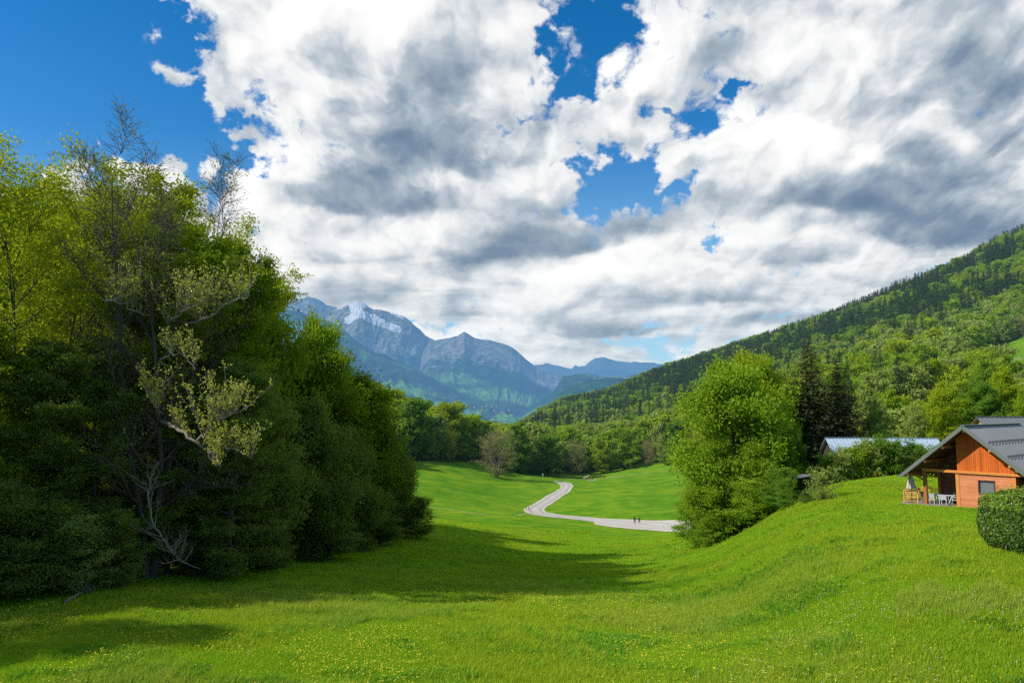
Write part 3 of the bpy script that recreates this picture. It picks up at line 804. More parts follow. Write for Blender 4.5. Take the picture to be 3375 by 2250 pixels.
def scatter(name, label_kind, pts, rot, scl, idx, sources, sclz=None):
    """one uncountable mass: copies of a few shapes strewn over points by geometry nodes"""
    me = bpy.data.meshes.new(name); me.vertices.add(len(pts)); me.vertices.foreach_set('co', np.asarray(pts, np.float32).ravel())
    for nm, typ, arr in (('rz', 'FLOAT', rot), ('scl', 'FLOAT', scl), ('idx', 'INT', idx), ('sclz', 'FLOAT', scl if sclz is None else sclz)):
        a = me.attributes.new(nm, typ, 'POINT'); a.data.foreach_set('value', np.asarray(arr, np.int32 if typ == 'INT' else np.float32))
    me.update()
    o = link(name, me); tag(o, kind='stuff')
    ng = bpy.data.node_groups.new(name + '_spread', 'GeometryNodeTree')
    ng.interface.new_socket('Geometry', in_out='INPUT', socket_type='NodeSocketGeometry')
    ng.interface.new_socket('Geometry', in_out='OUTPUT', socket_type='NodeSocketGeometry')
    N, L = ng.nodes, ng.links
    gi = N.new('NodeGroupInput'); go = N.new('NodeGroupOutput'); jn = N.new('GeometryNodeJoinGeometry')
    def attr(nm, typ):
        a = N.new('GeometryNodeInputNamedAttribute'); a.data_type = typ; a.inputs[0].default_value = nm
        return [q for q in a.outputs if q.enabled][0]
    ai, ar, asc, asz = attr('idx', 'INT'), attr('rz', 'FLOAT'), attr('scl', 'FLOAT'), attr('sclz', 'FLOAT')
    cr = N.new('ShaderNodeCombineXYZ'); L.new(ar, cr.inputs[2])
    er = N.new('FunctionNodeEulerToRotation'); L.new(cr.outputs[0], er.inputs[0])
    cs = N.new('ShaderNodeCombineXYZ'); L.new(asc, cs.inputs[0]); L.new(asc, cs.inputs[1]); L.new(asz, cs.inputs[2])
    for k, me_src in enumerate(sources):
        so = bpy.data.objects.new(name + '_shape', me_src)
        oi = N.new('GeometryNodeObjectInfo'); oi.inputs[0].default_value = so
        if 'As Instance' in oi.inputs: oi.inputs['As Instance'].default_value = True
        cmpn = N.new('FunctionNodeCompare'); cmpn.data_type = 'INT'; cmpn.operation = 'EQUAL'
        ins = [q for q in cmpn.inputs if q.enabled]
        L.new(ai, ins[0]); ins[1].default_value = k
        ip = N.new('GeometryNodeInstanceOnPoints')
        L.new(gi.outputs[0], ip.inputs['Points']); L.new(cmpn.outputs[0], ip.inputs['Selection']); L.new(oi.outputs['Geometry'], ip.inputs['Instance'])
        L.new(er.outputs[0], ip.inputs['Rotation']); L.new(cs.outputs[0], ip.inputs['Scale'])
        L.new(ip.outputs[0], jn.inputs[0])
    L.new(jn.outputs[0], go.inputs[0])
    md = o.modifiers.new('spread', 'NODES'); md.node_group = ng
    return o
# ================================================================== THE WOODS AND SINGLE TREES
K = {}
def build_kinds():
    rnd = lambda t: np.sin(np.pi*np.clip(.10 + .84*t, 0, 1))**.6
    wide = lambda t: np.sin(np.pi*np.clip(.36 + .60*t, 0, 1))**.7
    low = lambda t: np.clip(1.03 - t**2.3, .06, 1)**.62
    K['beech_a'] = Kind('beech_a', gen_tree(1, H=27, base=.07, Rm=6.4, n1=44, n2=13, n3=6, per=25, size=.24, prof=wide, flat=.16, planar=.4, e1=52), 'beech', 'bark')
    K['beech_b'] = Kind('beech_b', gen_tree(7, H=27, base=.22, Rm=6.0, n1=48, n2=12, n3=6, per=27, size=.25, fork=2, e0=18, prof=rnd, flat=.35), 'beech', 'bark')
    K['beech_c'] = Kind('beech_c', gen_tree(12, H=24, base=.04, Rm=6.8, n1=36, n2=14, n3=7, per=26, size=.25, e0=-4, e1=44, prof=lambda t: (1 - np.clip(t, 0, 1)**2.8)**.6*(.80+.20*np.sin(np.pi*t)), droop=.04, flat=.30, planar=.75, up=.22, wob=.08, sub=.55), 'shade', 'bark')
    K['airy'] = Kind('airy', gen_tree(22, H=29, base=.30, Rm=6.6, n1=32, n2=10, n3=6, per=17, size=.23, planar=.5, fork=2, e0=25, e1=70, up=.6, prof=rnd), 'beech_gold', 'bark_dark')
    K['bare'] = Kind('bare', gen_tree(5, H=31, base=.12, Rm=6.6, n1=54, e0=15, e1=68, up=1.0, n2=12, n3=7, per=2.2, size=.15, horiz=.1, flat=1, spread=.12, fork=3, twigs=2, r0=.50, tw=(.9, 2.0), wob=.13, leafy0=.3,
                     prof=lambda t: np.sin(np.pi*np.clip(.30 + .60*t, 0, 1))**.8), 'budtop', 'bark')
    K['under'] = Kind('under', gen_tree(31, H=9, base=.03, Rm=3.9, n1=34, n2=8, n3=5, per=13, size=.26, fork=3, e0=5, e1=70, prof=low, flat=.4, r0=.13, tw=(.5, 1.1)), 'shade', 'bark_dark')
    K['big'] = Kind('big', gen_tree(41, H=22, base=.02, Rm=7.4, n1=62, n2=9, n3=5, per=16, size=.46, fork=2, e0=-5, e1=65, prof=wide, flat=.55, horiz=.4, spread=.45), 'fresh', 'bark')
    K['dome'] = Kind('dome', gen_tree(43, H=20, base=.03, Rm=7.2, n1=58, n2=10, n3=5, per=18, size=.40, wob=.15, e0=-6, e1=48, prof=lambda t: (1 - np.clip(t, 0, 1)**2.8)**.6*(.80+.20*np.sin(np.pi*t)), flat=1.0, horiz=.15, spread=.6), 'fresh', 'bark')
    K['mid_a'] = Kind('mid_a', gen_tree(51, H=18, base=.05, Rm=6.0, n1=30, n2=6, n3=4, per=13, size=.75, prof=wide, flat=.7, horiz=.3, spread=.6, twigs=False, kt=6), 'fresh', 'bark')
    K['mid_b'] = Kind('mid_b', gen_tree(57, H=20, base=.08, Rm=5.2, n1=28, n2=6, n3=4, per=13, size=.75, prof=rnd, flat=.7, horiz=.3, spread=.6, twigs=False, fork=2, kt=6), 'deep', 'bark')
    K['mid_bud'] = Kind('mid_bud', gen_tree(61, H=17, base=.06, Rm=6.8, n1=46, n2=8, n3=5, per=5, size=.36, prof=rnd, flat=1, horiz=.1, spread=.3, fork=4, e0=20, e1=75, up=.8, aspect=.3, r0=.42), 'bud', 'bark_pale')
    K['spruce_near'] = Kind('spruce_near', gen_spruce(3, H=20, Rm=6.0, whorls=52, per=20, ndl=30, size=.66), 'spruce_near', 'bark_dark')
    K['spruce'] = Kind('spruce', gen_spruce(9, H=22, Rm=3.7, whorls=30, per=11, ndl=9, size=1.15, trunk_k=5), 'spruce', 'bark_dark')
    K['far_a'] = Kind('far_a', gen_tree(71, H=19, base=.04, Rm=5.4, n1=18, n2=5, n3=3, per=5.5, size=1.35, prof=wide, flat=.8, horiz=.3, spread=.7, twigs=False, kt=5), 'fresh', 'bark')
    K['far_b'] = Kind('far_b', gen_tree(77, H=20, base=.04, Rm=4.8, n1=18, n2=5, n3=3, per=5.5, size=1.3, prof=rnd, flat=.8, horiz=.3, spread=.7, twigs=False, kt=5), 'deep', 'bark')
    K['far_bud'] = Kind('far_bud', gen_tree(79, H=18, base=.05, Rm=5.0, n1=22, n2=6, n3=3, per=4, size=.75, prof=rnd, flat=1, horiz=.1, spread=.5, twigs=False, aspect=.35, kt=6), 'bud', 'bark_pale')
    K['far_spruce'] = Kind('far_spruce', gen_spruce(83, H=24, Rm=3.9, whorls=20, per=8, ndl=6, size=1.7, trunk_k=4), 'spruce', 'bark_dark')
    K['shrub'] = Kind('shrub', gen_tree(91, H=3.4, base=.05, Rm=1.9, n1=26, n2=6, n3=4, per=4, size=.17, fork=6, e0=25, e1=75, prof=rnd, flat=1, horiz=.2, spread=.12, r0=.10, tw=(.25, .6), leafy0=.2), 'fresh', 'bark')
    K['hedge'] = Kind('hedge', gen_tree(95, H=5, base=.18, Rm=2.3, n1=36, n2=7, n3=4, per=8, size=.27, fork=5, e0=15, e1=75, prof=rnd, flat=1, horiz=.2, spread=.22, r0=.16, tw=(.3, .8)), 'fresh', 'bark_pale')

def grow(kind, px, d, top, label, leaf=None, name='broadleaf_tree', group=None, wide=1.0, rz=None, bark=None, cat='tree', sink=0):
    """a tree whose foot stands at depth d below picture column px and whose tip reaches picture row top"""
    a, _ = ray(px, HOR); x = a*d
    z = gz(x, d)
    ztop = ray(px, top)[1]*d
    h = ztop - z
    return plant(K[kind], name, x, d, h, (px*1.7) % 6.28 if rz is None else rz, label, group, cat, leaf, bark, wide*(K[kind].H/h)**.0, z)

def budding_boughs(tree):
    """low boughs of the nearly bare tree that reach out into the sun, thick with upright budding shoots"""
    bpy.context.view_layer.update(); inv = tree.matrix_world.inverted()
    A = lambda px, py, d: np.array(_p(px, py, d))
    B = [([(160,318,49.5),(140,312,47),(122,304,45.5),(104,298,45)], .09, 26, 2.9), ([(163,330,49.5),(172,322,47),(184,310,46),(200,306,45.4)], .09, 24, 3.1), ([(170,322,49),(205,318,47),(232,300,46),(252,296,45.5)], .10, 30, 2.9),
         ([(160,412,48),(156,408,46),(150,398,45),(144,384,44.6)], .07, 14, 2.0), ([(160,420,48),(176,428,45),(196,444,44),(206,447,43.8)], .14, 8, 1.8), ([(196,444,44),(206,430,43.8),(224,418,43.6),(238,408,43.5)], .08, 34, 2.9),
         ([(206,447,43.8),(216,456,43.6),(222,466,43.4)], .06, 16, 1.7), ([(214,440,43.6),(236,448,43.4),(250,458,43.2)], .06, 18, 1.6), ([(158,366,47),(170,352,46),(186,356,45.4),(196,370,45)], .06, 16, 1.6)]
    for n, (pts, r, k, ln) in enumerate(B):
        rng = np.random.default_rng(100+n); W = Wood(); C = []
        P = np.array([A(*q) for q in pts]); s = np.linspace(0, 1, len(P)); t = np.linspace(0, 1, 14)
        Q = np.stack([np.interp(t, s, P[:,i]) for i in range(3)], 1) + rng.normal(size=(14, 3))*.09
        W.limb(Q, r*(1-.75*t)+.012, 6)
        for i in range(k):
            u = rng.uniform(.28, 1.0); q0 = Q[min(int(u*13), 13)]
            d = _norm(np.array([rng.normal()*.55, rng.normal()*.55, rng.uniform(.25, 1.0)]))
            S = path(q0, d, ln*rng.uniform(.5, 1.1), 6, rng, (0, 0, .9), .16); W.limb(S, np.linspace(.030, .010, 6), 4)
            for j in range(7):
                q1 = S[rng.integers(1, 6)]; d2 = _norm(np.array([rng.normal()*.6, rng.normal()*.6, rng.uniform(.2, 1)]))
                S2 = path(q1, d2, rng.uniform(.3, .8), 4, rng, (0, 0, .8), .15); W.limb(S2, np.linspace(.015, .008, 4), 3)
                for z in range(5): C.append(S2[rng.integers(1, 4)] + rng.normal(size=3)*.07)
        C = np.array(C); V, F = leaf_quads(C, _norm(rng.normal(size=(len(C), 3)) + (0, 0, .4)), .15, rng)
        b = link('bough', W.mesh('bough', M['twig']), tree); b.matrix_parent_inverse = inv
        l = link('foliage', np_mesh('bough_foliage', V, F, [M['budleaf']], tint=np.repeat(rng.uniform(.2, 1, len(C)), 4)), b)

def build_left_wood():
    g = 'tall trees of the dark wood on the left'
    L = [ # kind, px, depth, top, leaf, wide, label
        ('airy', 12, 47, 122, 'beech_gold', 1.0, 'tall tree with thin golden green top at the left edge of the photo'),
        ('airy', 62, 54, 152, 'beech_gold', 1.0, 'yellow green tree between the left edge tree and the nearly bare tree'),
        ('airy', 100, 60, 172, 'beech_gold', 1.0, 'green tree standing just behind and left of the nearly bare tree'),
        ('beech_b', 180, 60, 185, 'beech', 1.0, 'leafy tree showing behind the right half of the nearly bare tree'),
        ('airy', 214, 60, 205, 'beech_gold', .9, 'light green tree with open top right of the nearly bare tree'),
        ('beech_b', 226, 64, 250, 'beech', .85, 'dark tree whose airy shoulder stands against the clouds'),
        ('dome', 258, 72, 276, 'beech', .80, 'dark tree stepping down right of the airy shoulder'),
        ('dome', 318, 84, 306, 'fresh', .50, 'bright green topped tree beside the snowy mountain'),
        ('dome', 318, 82, 335, 'beech', .85, 'dark tree below the foot of the snowy mountain'),
        ('dome', 345, 86, 365, 'beech', .95, 'dark rounded tree near the right end of the dark wood'),
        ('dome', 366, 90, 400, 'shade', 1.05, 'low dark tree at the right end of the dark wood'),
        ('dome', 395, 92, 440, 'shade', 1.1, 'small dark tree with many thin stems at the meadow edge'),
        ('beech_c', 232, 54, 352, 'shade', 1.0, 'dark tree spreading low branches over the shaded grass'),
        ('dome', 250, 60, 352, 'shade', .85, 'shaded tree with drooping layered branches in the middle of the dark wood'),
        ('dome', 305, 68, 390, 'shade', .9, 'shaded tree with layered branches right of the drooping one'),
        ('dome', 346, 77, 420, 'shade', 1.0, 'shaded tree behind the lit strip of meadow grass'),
        ('beech_b', 200, 57, 238, 'beech', 1.0, 'full crowned green tree right behind the pale budding boughs'),
        ('beech_a', 120, 53, 262, 'beech', 1.0, 'full crowned green tree just left of the trunk of the nearly bare tree'),
        ('beech_c', 40, 46, 330, 'shade', 1.0, 'dark layered tree low in front of the left edge tree'),
        ('beech_c', 105, 49, 345, 'shade', 1.0, 'dark layered tree left of the trunk of the nearly bare tree'),
        ('beech_c', 175, 53, 370, 'shade', 1.0, 'dark tree right behind the trunk of the nearly bare tree'),
        ('beech_c', -25, 44, 300, 'beech', 1.0, 'dark green branches reaching in at the left edge'),
    ]
    for kind, px, d, top, leaf, wide, lab in L:
        grow(kind, px, d, top, lab, leaf, 'beech_tree', g, wide)
    bt = grow('bare', 156, 50.5, 117, 'tall nearly bare tree with grey limbs and small yellow green buds', None, 'budding_tree', None, 1.0, rz=2.4)
    budding_boughs(bt)
    # the depth of the wood
    rng = np.random.default_rng(4)
    for px, d, top in [(-20,62,150),(40,72,180),(130,74,185),(170,80,200),(190,82,250),(70,90,200),(210,88,300),(235,95,340),(120,100,215),(165,100,260),(265,100,365),(-40,80,180),(285,104,385),(312,112,395),(270,92,345),(10,100,200)]:
        grow(['beech_a', 'beech_b'][int(rng.integers(2))], px, d, top, 'green tree filling the depth of the dark wood behind the front row', 'beech_gold' if d < 90 else 'beech', 'beech_tree', 'trees in the depth of the dark wood')
    # low bushes along the edge
    for i, (px, d, top, lab) in enumerate([(5,40.5,470,'dark bush at the left edge below the layered branches'),(45,42,490,'dark bush second from the left edge at the shaded grass'),(88,43.5,505,'grey green bush left of the fallen branch'),
            (118,45,500,'dark bush behind the fallen branch'),(270,58,500,'low dark bush in the shade under the drooping tree'),(330,68,480,'low dark bush beside the dark meadow edge'),(382,82,490,'dark bush among the thin stems at the end of the wood'),(418,90,492,'thin twiggy bush poking out at the right end of the dark wood'),(205,53,505,'dark bush in the deep shade under the wood')]):
        grow('under', px, d, top, lab, 'grey_green' if i == 2 else 'shade', 'bush', 'bushes along the edge of the dark wood', 1.1, cat='bush')
    # trees further left whose shadows fall across the meadow
    for x, y, h in [(-33,40,16),(-37,35,18),(-35,29,20),(-41,25,21),(-34,22,14),(-47,33,24),(-52,24,20)]:
        plant(K['beech_a'], 'beech_tree', x, y, h, x % 6, 'beech tree further along the dark wood outside the left edge', 'trees beyond the left edge', leaf='beech')

def bent_branch(name, pts, r, label, mat, cat, twigs=0, seed=0, group=None):
    rng = np.random.default_rng(seed)
    P = np.array([tuple(p) for p in pts], float)
    s = np.linspace(0, 1, len(P)); t = np.linspace(0, 1, len(P)*4)
    Q = np.stack([np.interp(t, s, P[:,i]) for i in range(3)], 1) + rng.normal(size=(len(t), 3))*r*.5
    W = Wood(); W.limb(Q, r*(1-t*.85)+.006, 6)
    for i in range(twigs):
        k = rng.integers(2, len(Q)-1); d = rng.normal(size=3); d[2] = abs(d[2])*.8
        B = path(Q[k], _norm(d), rng.uniform(.6, 2.4), 5, rng, (0, 0, .6), .22)
        W.limb(B, np.linspace(r*.35, .008, 5), 4)
        for j in range(5):
            k2 = rng.integers(1, 4); d2 = rng.normal(size=3); d2[2] = abs(d2[2])
            W.limb(path(B[k2], _norm(d2), rng.uniform(.3, .8), 4, rng, (0, 0, .4), .2), np.linspace(.012, .004, 4), 3)
    o = link(name, W.mesh(name, M[mat])); return tag(o, label, cat, group)

def build_left_details():
    A = lambda px, py, d: Vector(_p(px, py, d))
    dl = bent_branch('bough', [A(157,462,50), A(150,478,47), A(148,496,45), A(154,525,43.6), A(168,545,43), A(180,560,42.8), A(200,569,42.5)], .07, None, 'twig', None, 40, 3)
    tr = next(o for o in bpy.data.objects if o.name == 'budding_tree' and 'nearly bare' in o.get('label', ''))
    bpy.context.view_layer.update(); dl.parent = tr; dl.matrix_parent_inverse = tr.matrix_world.inverted()
    f = at(62, 606); g = at(90, 594)
    bent_branch('fallen_branch', [f + Vector((0,0,.1)), (f+g)/2 + Vector((0,0,.35)), g + Vector((0,0,.25))], .09, 'bare fallen branch lying on the grass at the edge of the wood', 'bark_pale', 'branch', 3, 11)

def build_mid_trees():
    T_ = [ # kind, px, depth, top, leaf, wide, name, label
        ('mid_bud', 497, 286, 424, 'bud', 1.75, 'budding_tree', 'round brownish tree barely in leaf standing alone at the meadow edge'),
        ('mid_a', 548, 326, 432, 'deep', 1.32, 'broadleaf_tree', 'round dark green tree just left behind the road bend'),
        ('mid_bud', 577, 338, 436, 'bud', 1.29, 'budding_tree', 'grey brown tree right of the round dark green tree'),
        ('mid_b', 601, 340, 435, 'yellow', 1.03, 'broadleaf_tree', 'slim yellow green tree behind the horses'),
        ('mid_a', 624, 342, 425, 'fresh', 1.26, 'broadleaf_tree', 'large bright green tree on the far meadow edge right of the horses'),
        ('mid_bud', 648, 338, 435, 'bud', 1.20, 'budding_tree', 'brownish tree between two bright trees on the far meadow edge'),
        ('mid_b', 664, 330, 433, 'grey_green', 1.03, 'broadleaf_tree', 'grey green tree at the right end of the far meadow edge'),
        ('mid_a', 688, 322, 437, 'fresh', 1.15, 'broadleaf_tree', 'fresh green tree left behind the big tree clump'),
        ('mid_b', 517, 318, 419, 'deep', 1.26, 'broadleaf_tree', 'dark tree directly right behind the round brownish tree'),
        ('mid_a', 530, 328, 447, 'grey_green', 1.03, 'broadleaf_tree', 'low grey green tree between the brownish and the round dark tree'),
        ('mid_a', 440, 306, 412, 'grey_green', 1.03, 'broadleaf_tree', 'silvery green tree on the left meadow edge'),
        ('mid_a', 429, 300, 425, 'fresh', 1.15, 'broadleaf_tree', 'bright green tree at the foot of the wooded knoll'),
        ('mid_bud', 452, 304, 424, 'budleaf', 0.92, 'budding_tree', 'small round olive tree at the foot of the wooded knoll'),
        ('mid_a', 452, 318, 399, 'yellow', 1.15, 'broadleaf_tree', 'golden green tree standing highest on the knoll edge'),
        ('mid_b', 473, 326, 413, 'fresh', 1.26, 'broadleaf_tree', 'tall green tree in the hollow left of the round brownish tree'),
        ('mid_b', 484, 332, 419, 'deep', 1.15, 'broadleaf_tree', 'dark tree peeping over the left of the round brownish tree'),
        ('mid_a', 412, 296, 395, 'deep', 1.26, 'broadleaf_tree', 'mid green tree right beside the end of the dark wood'),
        # the clump right of the road
        ('dome', 735, 95, 353, 'fresh', 1.0, 'broadleaf_tree', 'big bushy bright green tree in the clump right of the yard'),
        ('dome', 768, 98, 392, 'deep', .95, 'broadleaf_tree', 'dense darker green tree in the clump beside the spruces'),
        ('dome', 757, 114, 344, 'yellow', .85, 'broadleaf_tree', 'yellow topped tree rising behind the bushy bright green tree'),
        ('dome', 713, 93, 428, 'fresh', .72, 'broadleaf_tree', 'lower leafy tree merging into the left foot of the big bushy tree'),
        ('dome', 757, 91, 436, 'fresh', .75, 'broadleaf_tree', 'lower leafy tree merging into the right foot of the big bushy tree'),
        ('mid_bud', 700, 101, 398, 'yellow', .62, 'budding_tree', 'thin half bare yellowish tree on the left of the clump'),
        ('spruce_near', 811, 114, 341, None, 1.15, 'spruce_tree', 'tall dark spruce beside the yellow topped tree'),
        ('spruce_near', 838, 116, 360, None, 1.15, 'spruce_tree', 'second dark spruce standing left of the pale metal roof'),
        ('under', 722, 90, 470, 'fresh', 1.35, 'bush', 'bright leafy bush at the foot of the clump beside the yard'),
        ('under', 697, 92, 482, 'fresh', 1.1, 'bush', 'low drooping bush hanging over the yard edge'),
        ('under', 752, 87, 474, 'fresh', 1.3, 'bush', 'dark bush on the bank at the foot of the clump'),
        ('under', 779, 84, 462, 'deep', 1.2, 'bush', 'dark bush on the bank left of the lone shrub'),
        ('under', 708, 88, 512, 'fresh', 1.3, 'bush', 'lowest leafy bush of the clump next to the pale yard'),
        ('under', 783, 78, 474, 'deep', .9, 'bush', 'shadowed bush left of the old shed'),
        ('under', 804, 74, 488, 'shade', 1.5, 'bush', 'low bush before the old shed on the bank'),
        ('big', 790, 103, 420, 'deep', .7, 'broadleaf_tree', 'dark tree in front of the tall spruce'),
        ('shrub', 819, 72, 464, 'grey_green', 1.3, 'shrub', 'lone small shrub with open twigs on the grass bank'),
        # round the pale roofed building
        ('hedge', 829, 92, 446, 'deep', 1.2, 'shrub', 'dark shrub hiding the left gable of the pale roofed building'),
        ('hedge', 838, 91, 442, 'grey_green', 1.28, 'shrub', 'left end shrub of the row before the pale roof'),
        ('hedge', 852, 92, 436, 'fresh', 1.22, 'shrub', 'second shrub from the left before the pale roof'),
        ('hedge', 868, 92, 432, 'grey_green', 1.28, 'shrub', 'third shrub from the left before the pale roof'),
        ('hedge', 883, 92, 428, 'deep', 1.28, 'shrub', 'middle shrub of the row before the pale roof'),
        ('hedge', 898, 92, 442, 'grey_green', 1.28, 'shrub', 'shrub right of the middle one before the pale roof'),
        ('hedge', 913, 92, 434, 'deep', 1.28, 'shrub', 'second shrub from the right before the pale roof'),
        ('hedge', 926, 91, 440, 'deep', 1.28, 'shrub', 'right end shrub of the row beside the chalet eave'),
        ('big', 878, 118, 395, 'grey_green', .72, 'broadleaf_tree', 'light grey green tree right behind the middle of the pale roof'),
        ('big', 915, 124, 402, 'grey_green', .75, 'broadleaf_tree', 'leafy tree behind the right half of the pale roof'),
        ('big', 948, 128, 378, 'yellow', .95, 'broadleaf_tree', 'yellow green tree rising above the left slope of the chalet roof'),
        ('big', 975, 138, 372, 'deep', .95, 'broadleaf_tree', 'rounded green tree rising above the chalet ridge'),
        ('big', 1010, 140, 362, 'yellow', .85, 'broadleaf_tree', 'pale yellow tree at the right edge above the chalet roof'),
        ('big', 1040, 120, 372, 'fresh', .85, 'broadleaf_tree', 'green tree beyond the right edge behind the chalet'),
        ('mid_bud', 860, 128, 410, 'budleaf', .7, 'budding_tree', 'thin pale tree behind the left end of the pale roof'),
        ('mid_b', 893, 150, 385, 'fresh', .85, 'broadleaf_tree', 'fresh green tree on the slope above the pale roof'),
    ]
    for kind, px, d, top, leaf, wide, nm, lab in T_:
        cat = 'bush' if nm == 'bush' else 'shrub' if nm == 'shrub' else 'tree'
        gr = {'hedge': 'row of shrubs before the pale roof', 'spruce_near': 'dark spruces by the pale roof'}.get(kind)
        grow(kind, px, d, top, lab, leaf, nm, gr, wide, cat=cat)

TAKEN = []
def build_forest():
    rng = np.random.default_rng(20)
    st = 8.2
    gx, gy = np.meshgrid(np.arange(-260, 1700, st), np.arange(105, 2100, st))
    x = (gx + rng.uniform(-.48, .48, gx.shape)*st).ravel(); y = (gy + rng.uniform(-.48, .48, gx.shape)*st).ravel()
    inh = poly_in(WOOD_HILL, x, y) & ~poly_in(CLEARING, x, y); ink = poly_in(WOOD_KNOLL, x, y)
    ok = (inh | ink) & (np.abs(x/y) < .86)
    ok &= ~((y > 1100) & (rng.uniform(size=x.size) < .35))
    ok &= ~(ink & ~inh & (y > 560))
    # keep clear of the trees already standing there
    kx = np.array([(o.location.x, o.location.y) for o in bpy.data.objects if o.parent is None and o.get('category') in ('tree', 'bush', 'shrub')])
    x, y, inh = x[ok], y[ok], inh[ok]
    near = np.array([np.min((kx[:,0]-a)**2 + (kx[:,1]-b)**2) for a, b in zip(x, y)])
    keep = (near > 30) & ~((y < 135) & (x > 20))
    keep &= ~((x > 45) & (x < 90) & (y < 125))
    x, y, inh = x[keep], y[keep], inh[keep]
    z = terr(x, y)
    px = 512 + LENS_F*x/y; py = HOR - LENS_F*z/y
    yb = np.interp(px, [480, 600, 700, 800, 900, 1024], [450, 430, 416, 380, 350, 312])
    patch = fbm(x/120 + y/420, y/330, 3, 41); fine = fbm(x/28, y/40, 3, 43)
    up = sstep(-14, 22, yb - py + (fine-.5)*60)
    pc = np.where(inh, .05 + .88*up*sstep(.66, .57, patch + (fine-.5)*.30), .05)
    pc = np.where(inh & (px < 700) & (y > 420), np.maximum(pc, .42*sstep(.35, .6, fine)), pc)
    pc = np.where((~inh) & (y > 380), .30, pc)
    # keep the view onto the high clearing open
    tip = HOR - LENS_F*(z + 14)/y
    shut = (px > 968) & (y > 190) & (y < 425) & (tip < 364)
    x, y, z, px, py, inh, patch, fine, up, pc = [a[~shut] for a in (x, y, z, px, py, inh, patch, fine, up, pc)]
    u = rng.uniform(size=x.size)
    sp = np.full(x.size, 'fresh', dtype=object)
    r = rng.uniform(size=x.size) + (fine-.5)*1.2
    lowp = 1 - up
    sp[r > .46] = 'deep'; sp[r > .66] = 'yellow'
    sp[(rng.uniform(size=x.size) < .16 + .34*lowp*(patch > .45)) & inh] = 'grey_green'
    sp[(rng.uniform(size=x.size) < .10 + .14*lowp*(fine > .5))] = 'bud'
    sp[(up > .5) & inh & (rng.uniform(size=x.size) < .55) & (sp != 'bud')] = 'fresh'
    kn = (~inh) & (rng.uniform(size=x.size) < .7); sp[kn] = np.where(rng.uniform(size=kn.sum()) < .65, 'fresh', 'yellow')
    con = u < pc; sp[con] = 'spruce'
    h = np.where(con, rng.uniform(15, 28, x.size)*(.8+.4*patch), rng.uniform(12, 21, x.size)*(.75+.5*fine))
    h = np.where(sp == 'bud', rng.uniform(11, 16, x.size), h)
    h = np.where((y < 200), h*.72, h*1.12)
    # the skyline of the wooded slopes as it stands against the mountains and the sky
    al = np.interp(px, [300, 380, 435, 479, 503, 514, 545, 566, 610, 653, 740, 827, 914, 958, 1024, 1100], [350, 382, 403, 415, 423, 424, 406, 395, 387, 368, 340, 310, 272, 258, 220, 180])
    hm = (HOR - al + (fine-.5)*7)/LENS_F*y - z
    fit = hm > 6
    h = np.minimum(h, hm*rng.uniform(.86, 1.0, x.size))
    x, y, z, px, py, inh, patch, fine, sp, con, h, up = [a[fit] for a in (x, y, z, px, py, inh, patch, fine, sp, con, h, up)]
    app = h/y; frame = (np.abs(px-512) < 540) & (py < 470)
    order = np.argsort(-np.where(frame, app, app*0))
    # no more than about 300 of one kind stand alone: the ones that show largest
    alone = np.zeros(x.size, bool); n = {'c': 0, 'b': 0, 'd': 0}; lim = {'c': 90, 'b': 40, 'd': 180}
    for i in order[:900]:
        k = 'c' if con[i] else 'b' if sp[i] == 'bud' else 'd'
        if frame[i] and n[k] < lim[k] and y[i] < 640: alone[i] = True; n[k] += 1
    word = {'fresh': 'fresh green', 'deep': 'deep green', 'yellow': 'yellow green', 'grey_green': 'pale grey green', 'bud': 'brownish barely leafed', 'spruce': 'dark'}
    for i in np.nonzero(alone)[0]:
        s = sp[i]; kk = 'spruce' if s == 'spruce' else ('mid_bud' if y[i] < 330 else 'far_bud') if s == 'bud' else (('mid_a', 'mid_b') if y[i] < 330 else ('far_a', 'far_b'))[int(rng.integers(2))]
        if inh[i]:
            where = ('on the slope beyond the far meadow edge' if px[i] < 700 else 'on the slope seen above the tree clump' if px[i] < 800 else 'on the slope between the spruces and the chalet' if px[i] < 940 else 'on the slope above the chalet roof')
        else: where = 'on the wooded knoll behind the dark wood'
        nm = 'spruce_tree' if s == 'spruce' else 'budding_tree' if s == 'bud' else 'broadleaf_tree'
        lab = f"{word[s]} {'spruce' if s == 'spruce' else 'tree'} {where}"
        plant(K[kk], nm, float(x[i]), float(y[i]), float(h[i]), float(rng.uniform(0, 6.28)), lab, f"{word[s]} {'spruces' if s == 'spruce' else 'trees'} {where}", 'tree', s, wide=float(rng.uniform(.9, 1.2)), z=float(z[i]))
    m = ~alone
    src = [('far_a', 'fresh'), ('far_b', 'fresh'), ('far_a', 'deep'), ('far_b', 'deep'), ('far_a', 'yellow'), ('far_b', 'yellow'), ('far_a', 'grey_green'), ('far_b', 'grey_green'), ('far_bud', 'bud'), ('far_spruce', 'spruce'), ('spruce', 'spruce')]
    base = {'fresh': 0, 'deep': 2, 'yellow': 4, 'grey_green': 6}
    idx = np.array([base[s] + int(rng.integers(2)) if s in base else 8 if s == 'bud' else 9 for s in sp[m]])
    Hs = np.array([K[a].H for a, b in src])
    sz = h[m]/Hs[idx]
    o = scatter('forest', 'forest', np.stack([x[m], y[m], z[m]-.3], 1), rng.uniform(0, 6.28, m.sum()), sz*np.where(idx < 9, rng.uniform(1.0, 1.5, m.sum()), rng.uniform(1.15, 1.6, m.sum())), idx, [K[a].joined('forest_shape', b) for a, b in src], sz)
    tag(o, 'mixed spruce and broadleaf forest covering the distant slopes', 'forest')
    print('forest: mass', int(m.sum()), 'single', int(alone.sum()), n)
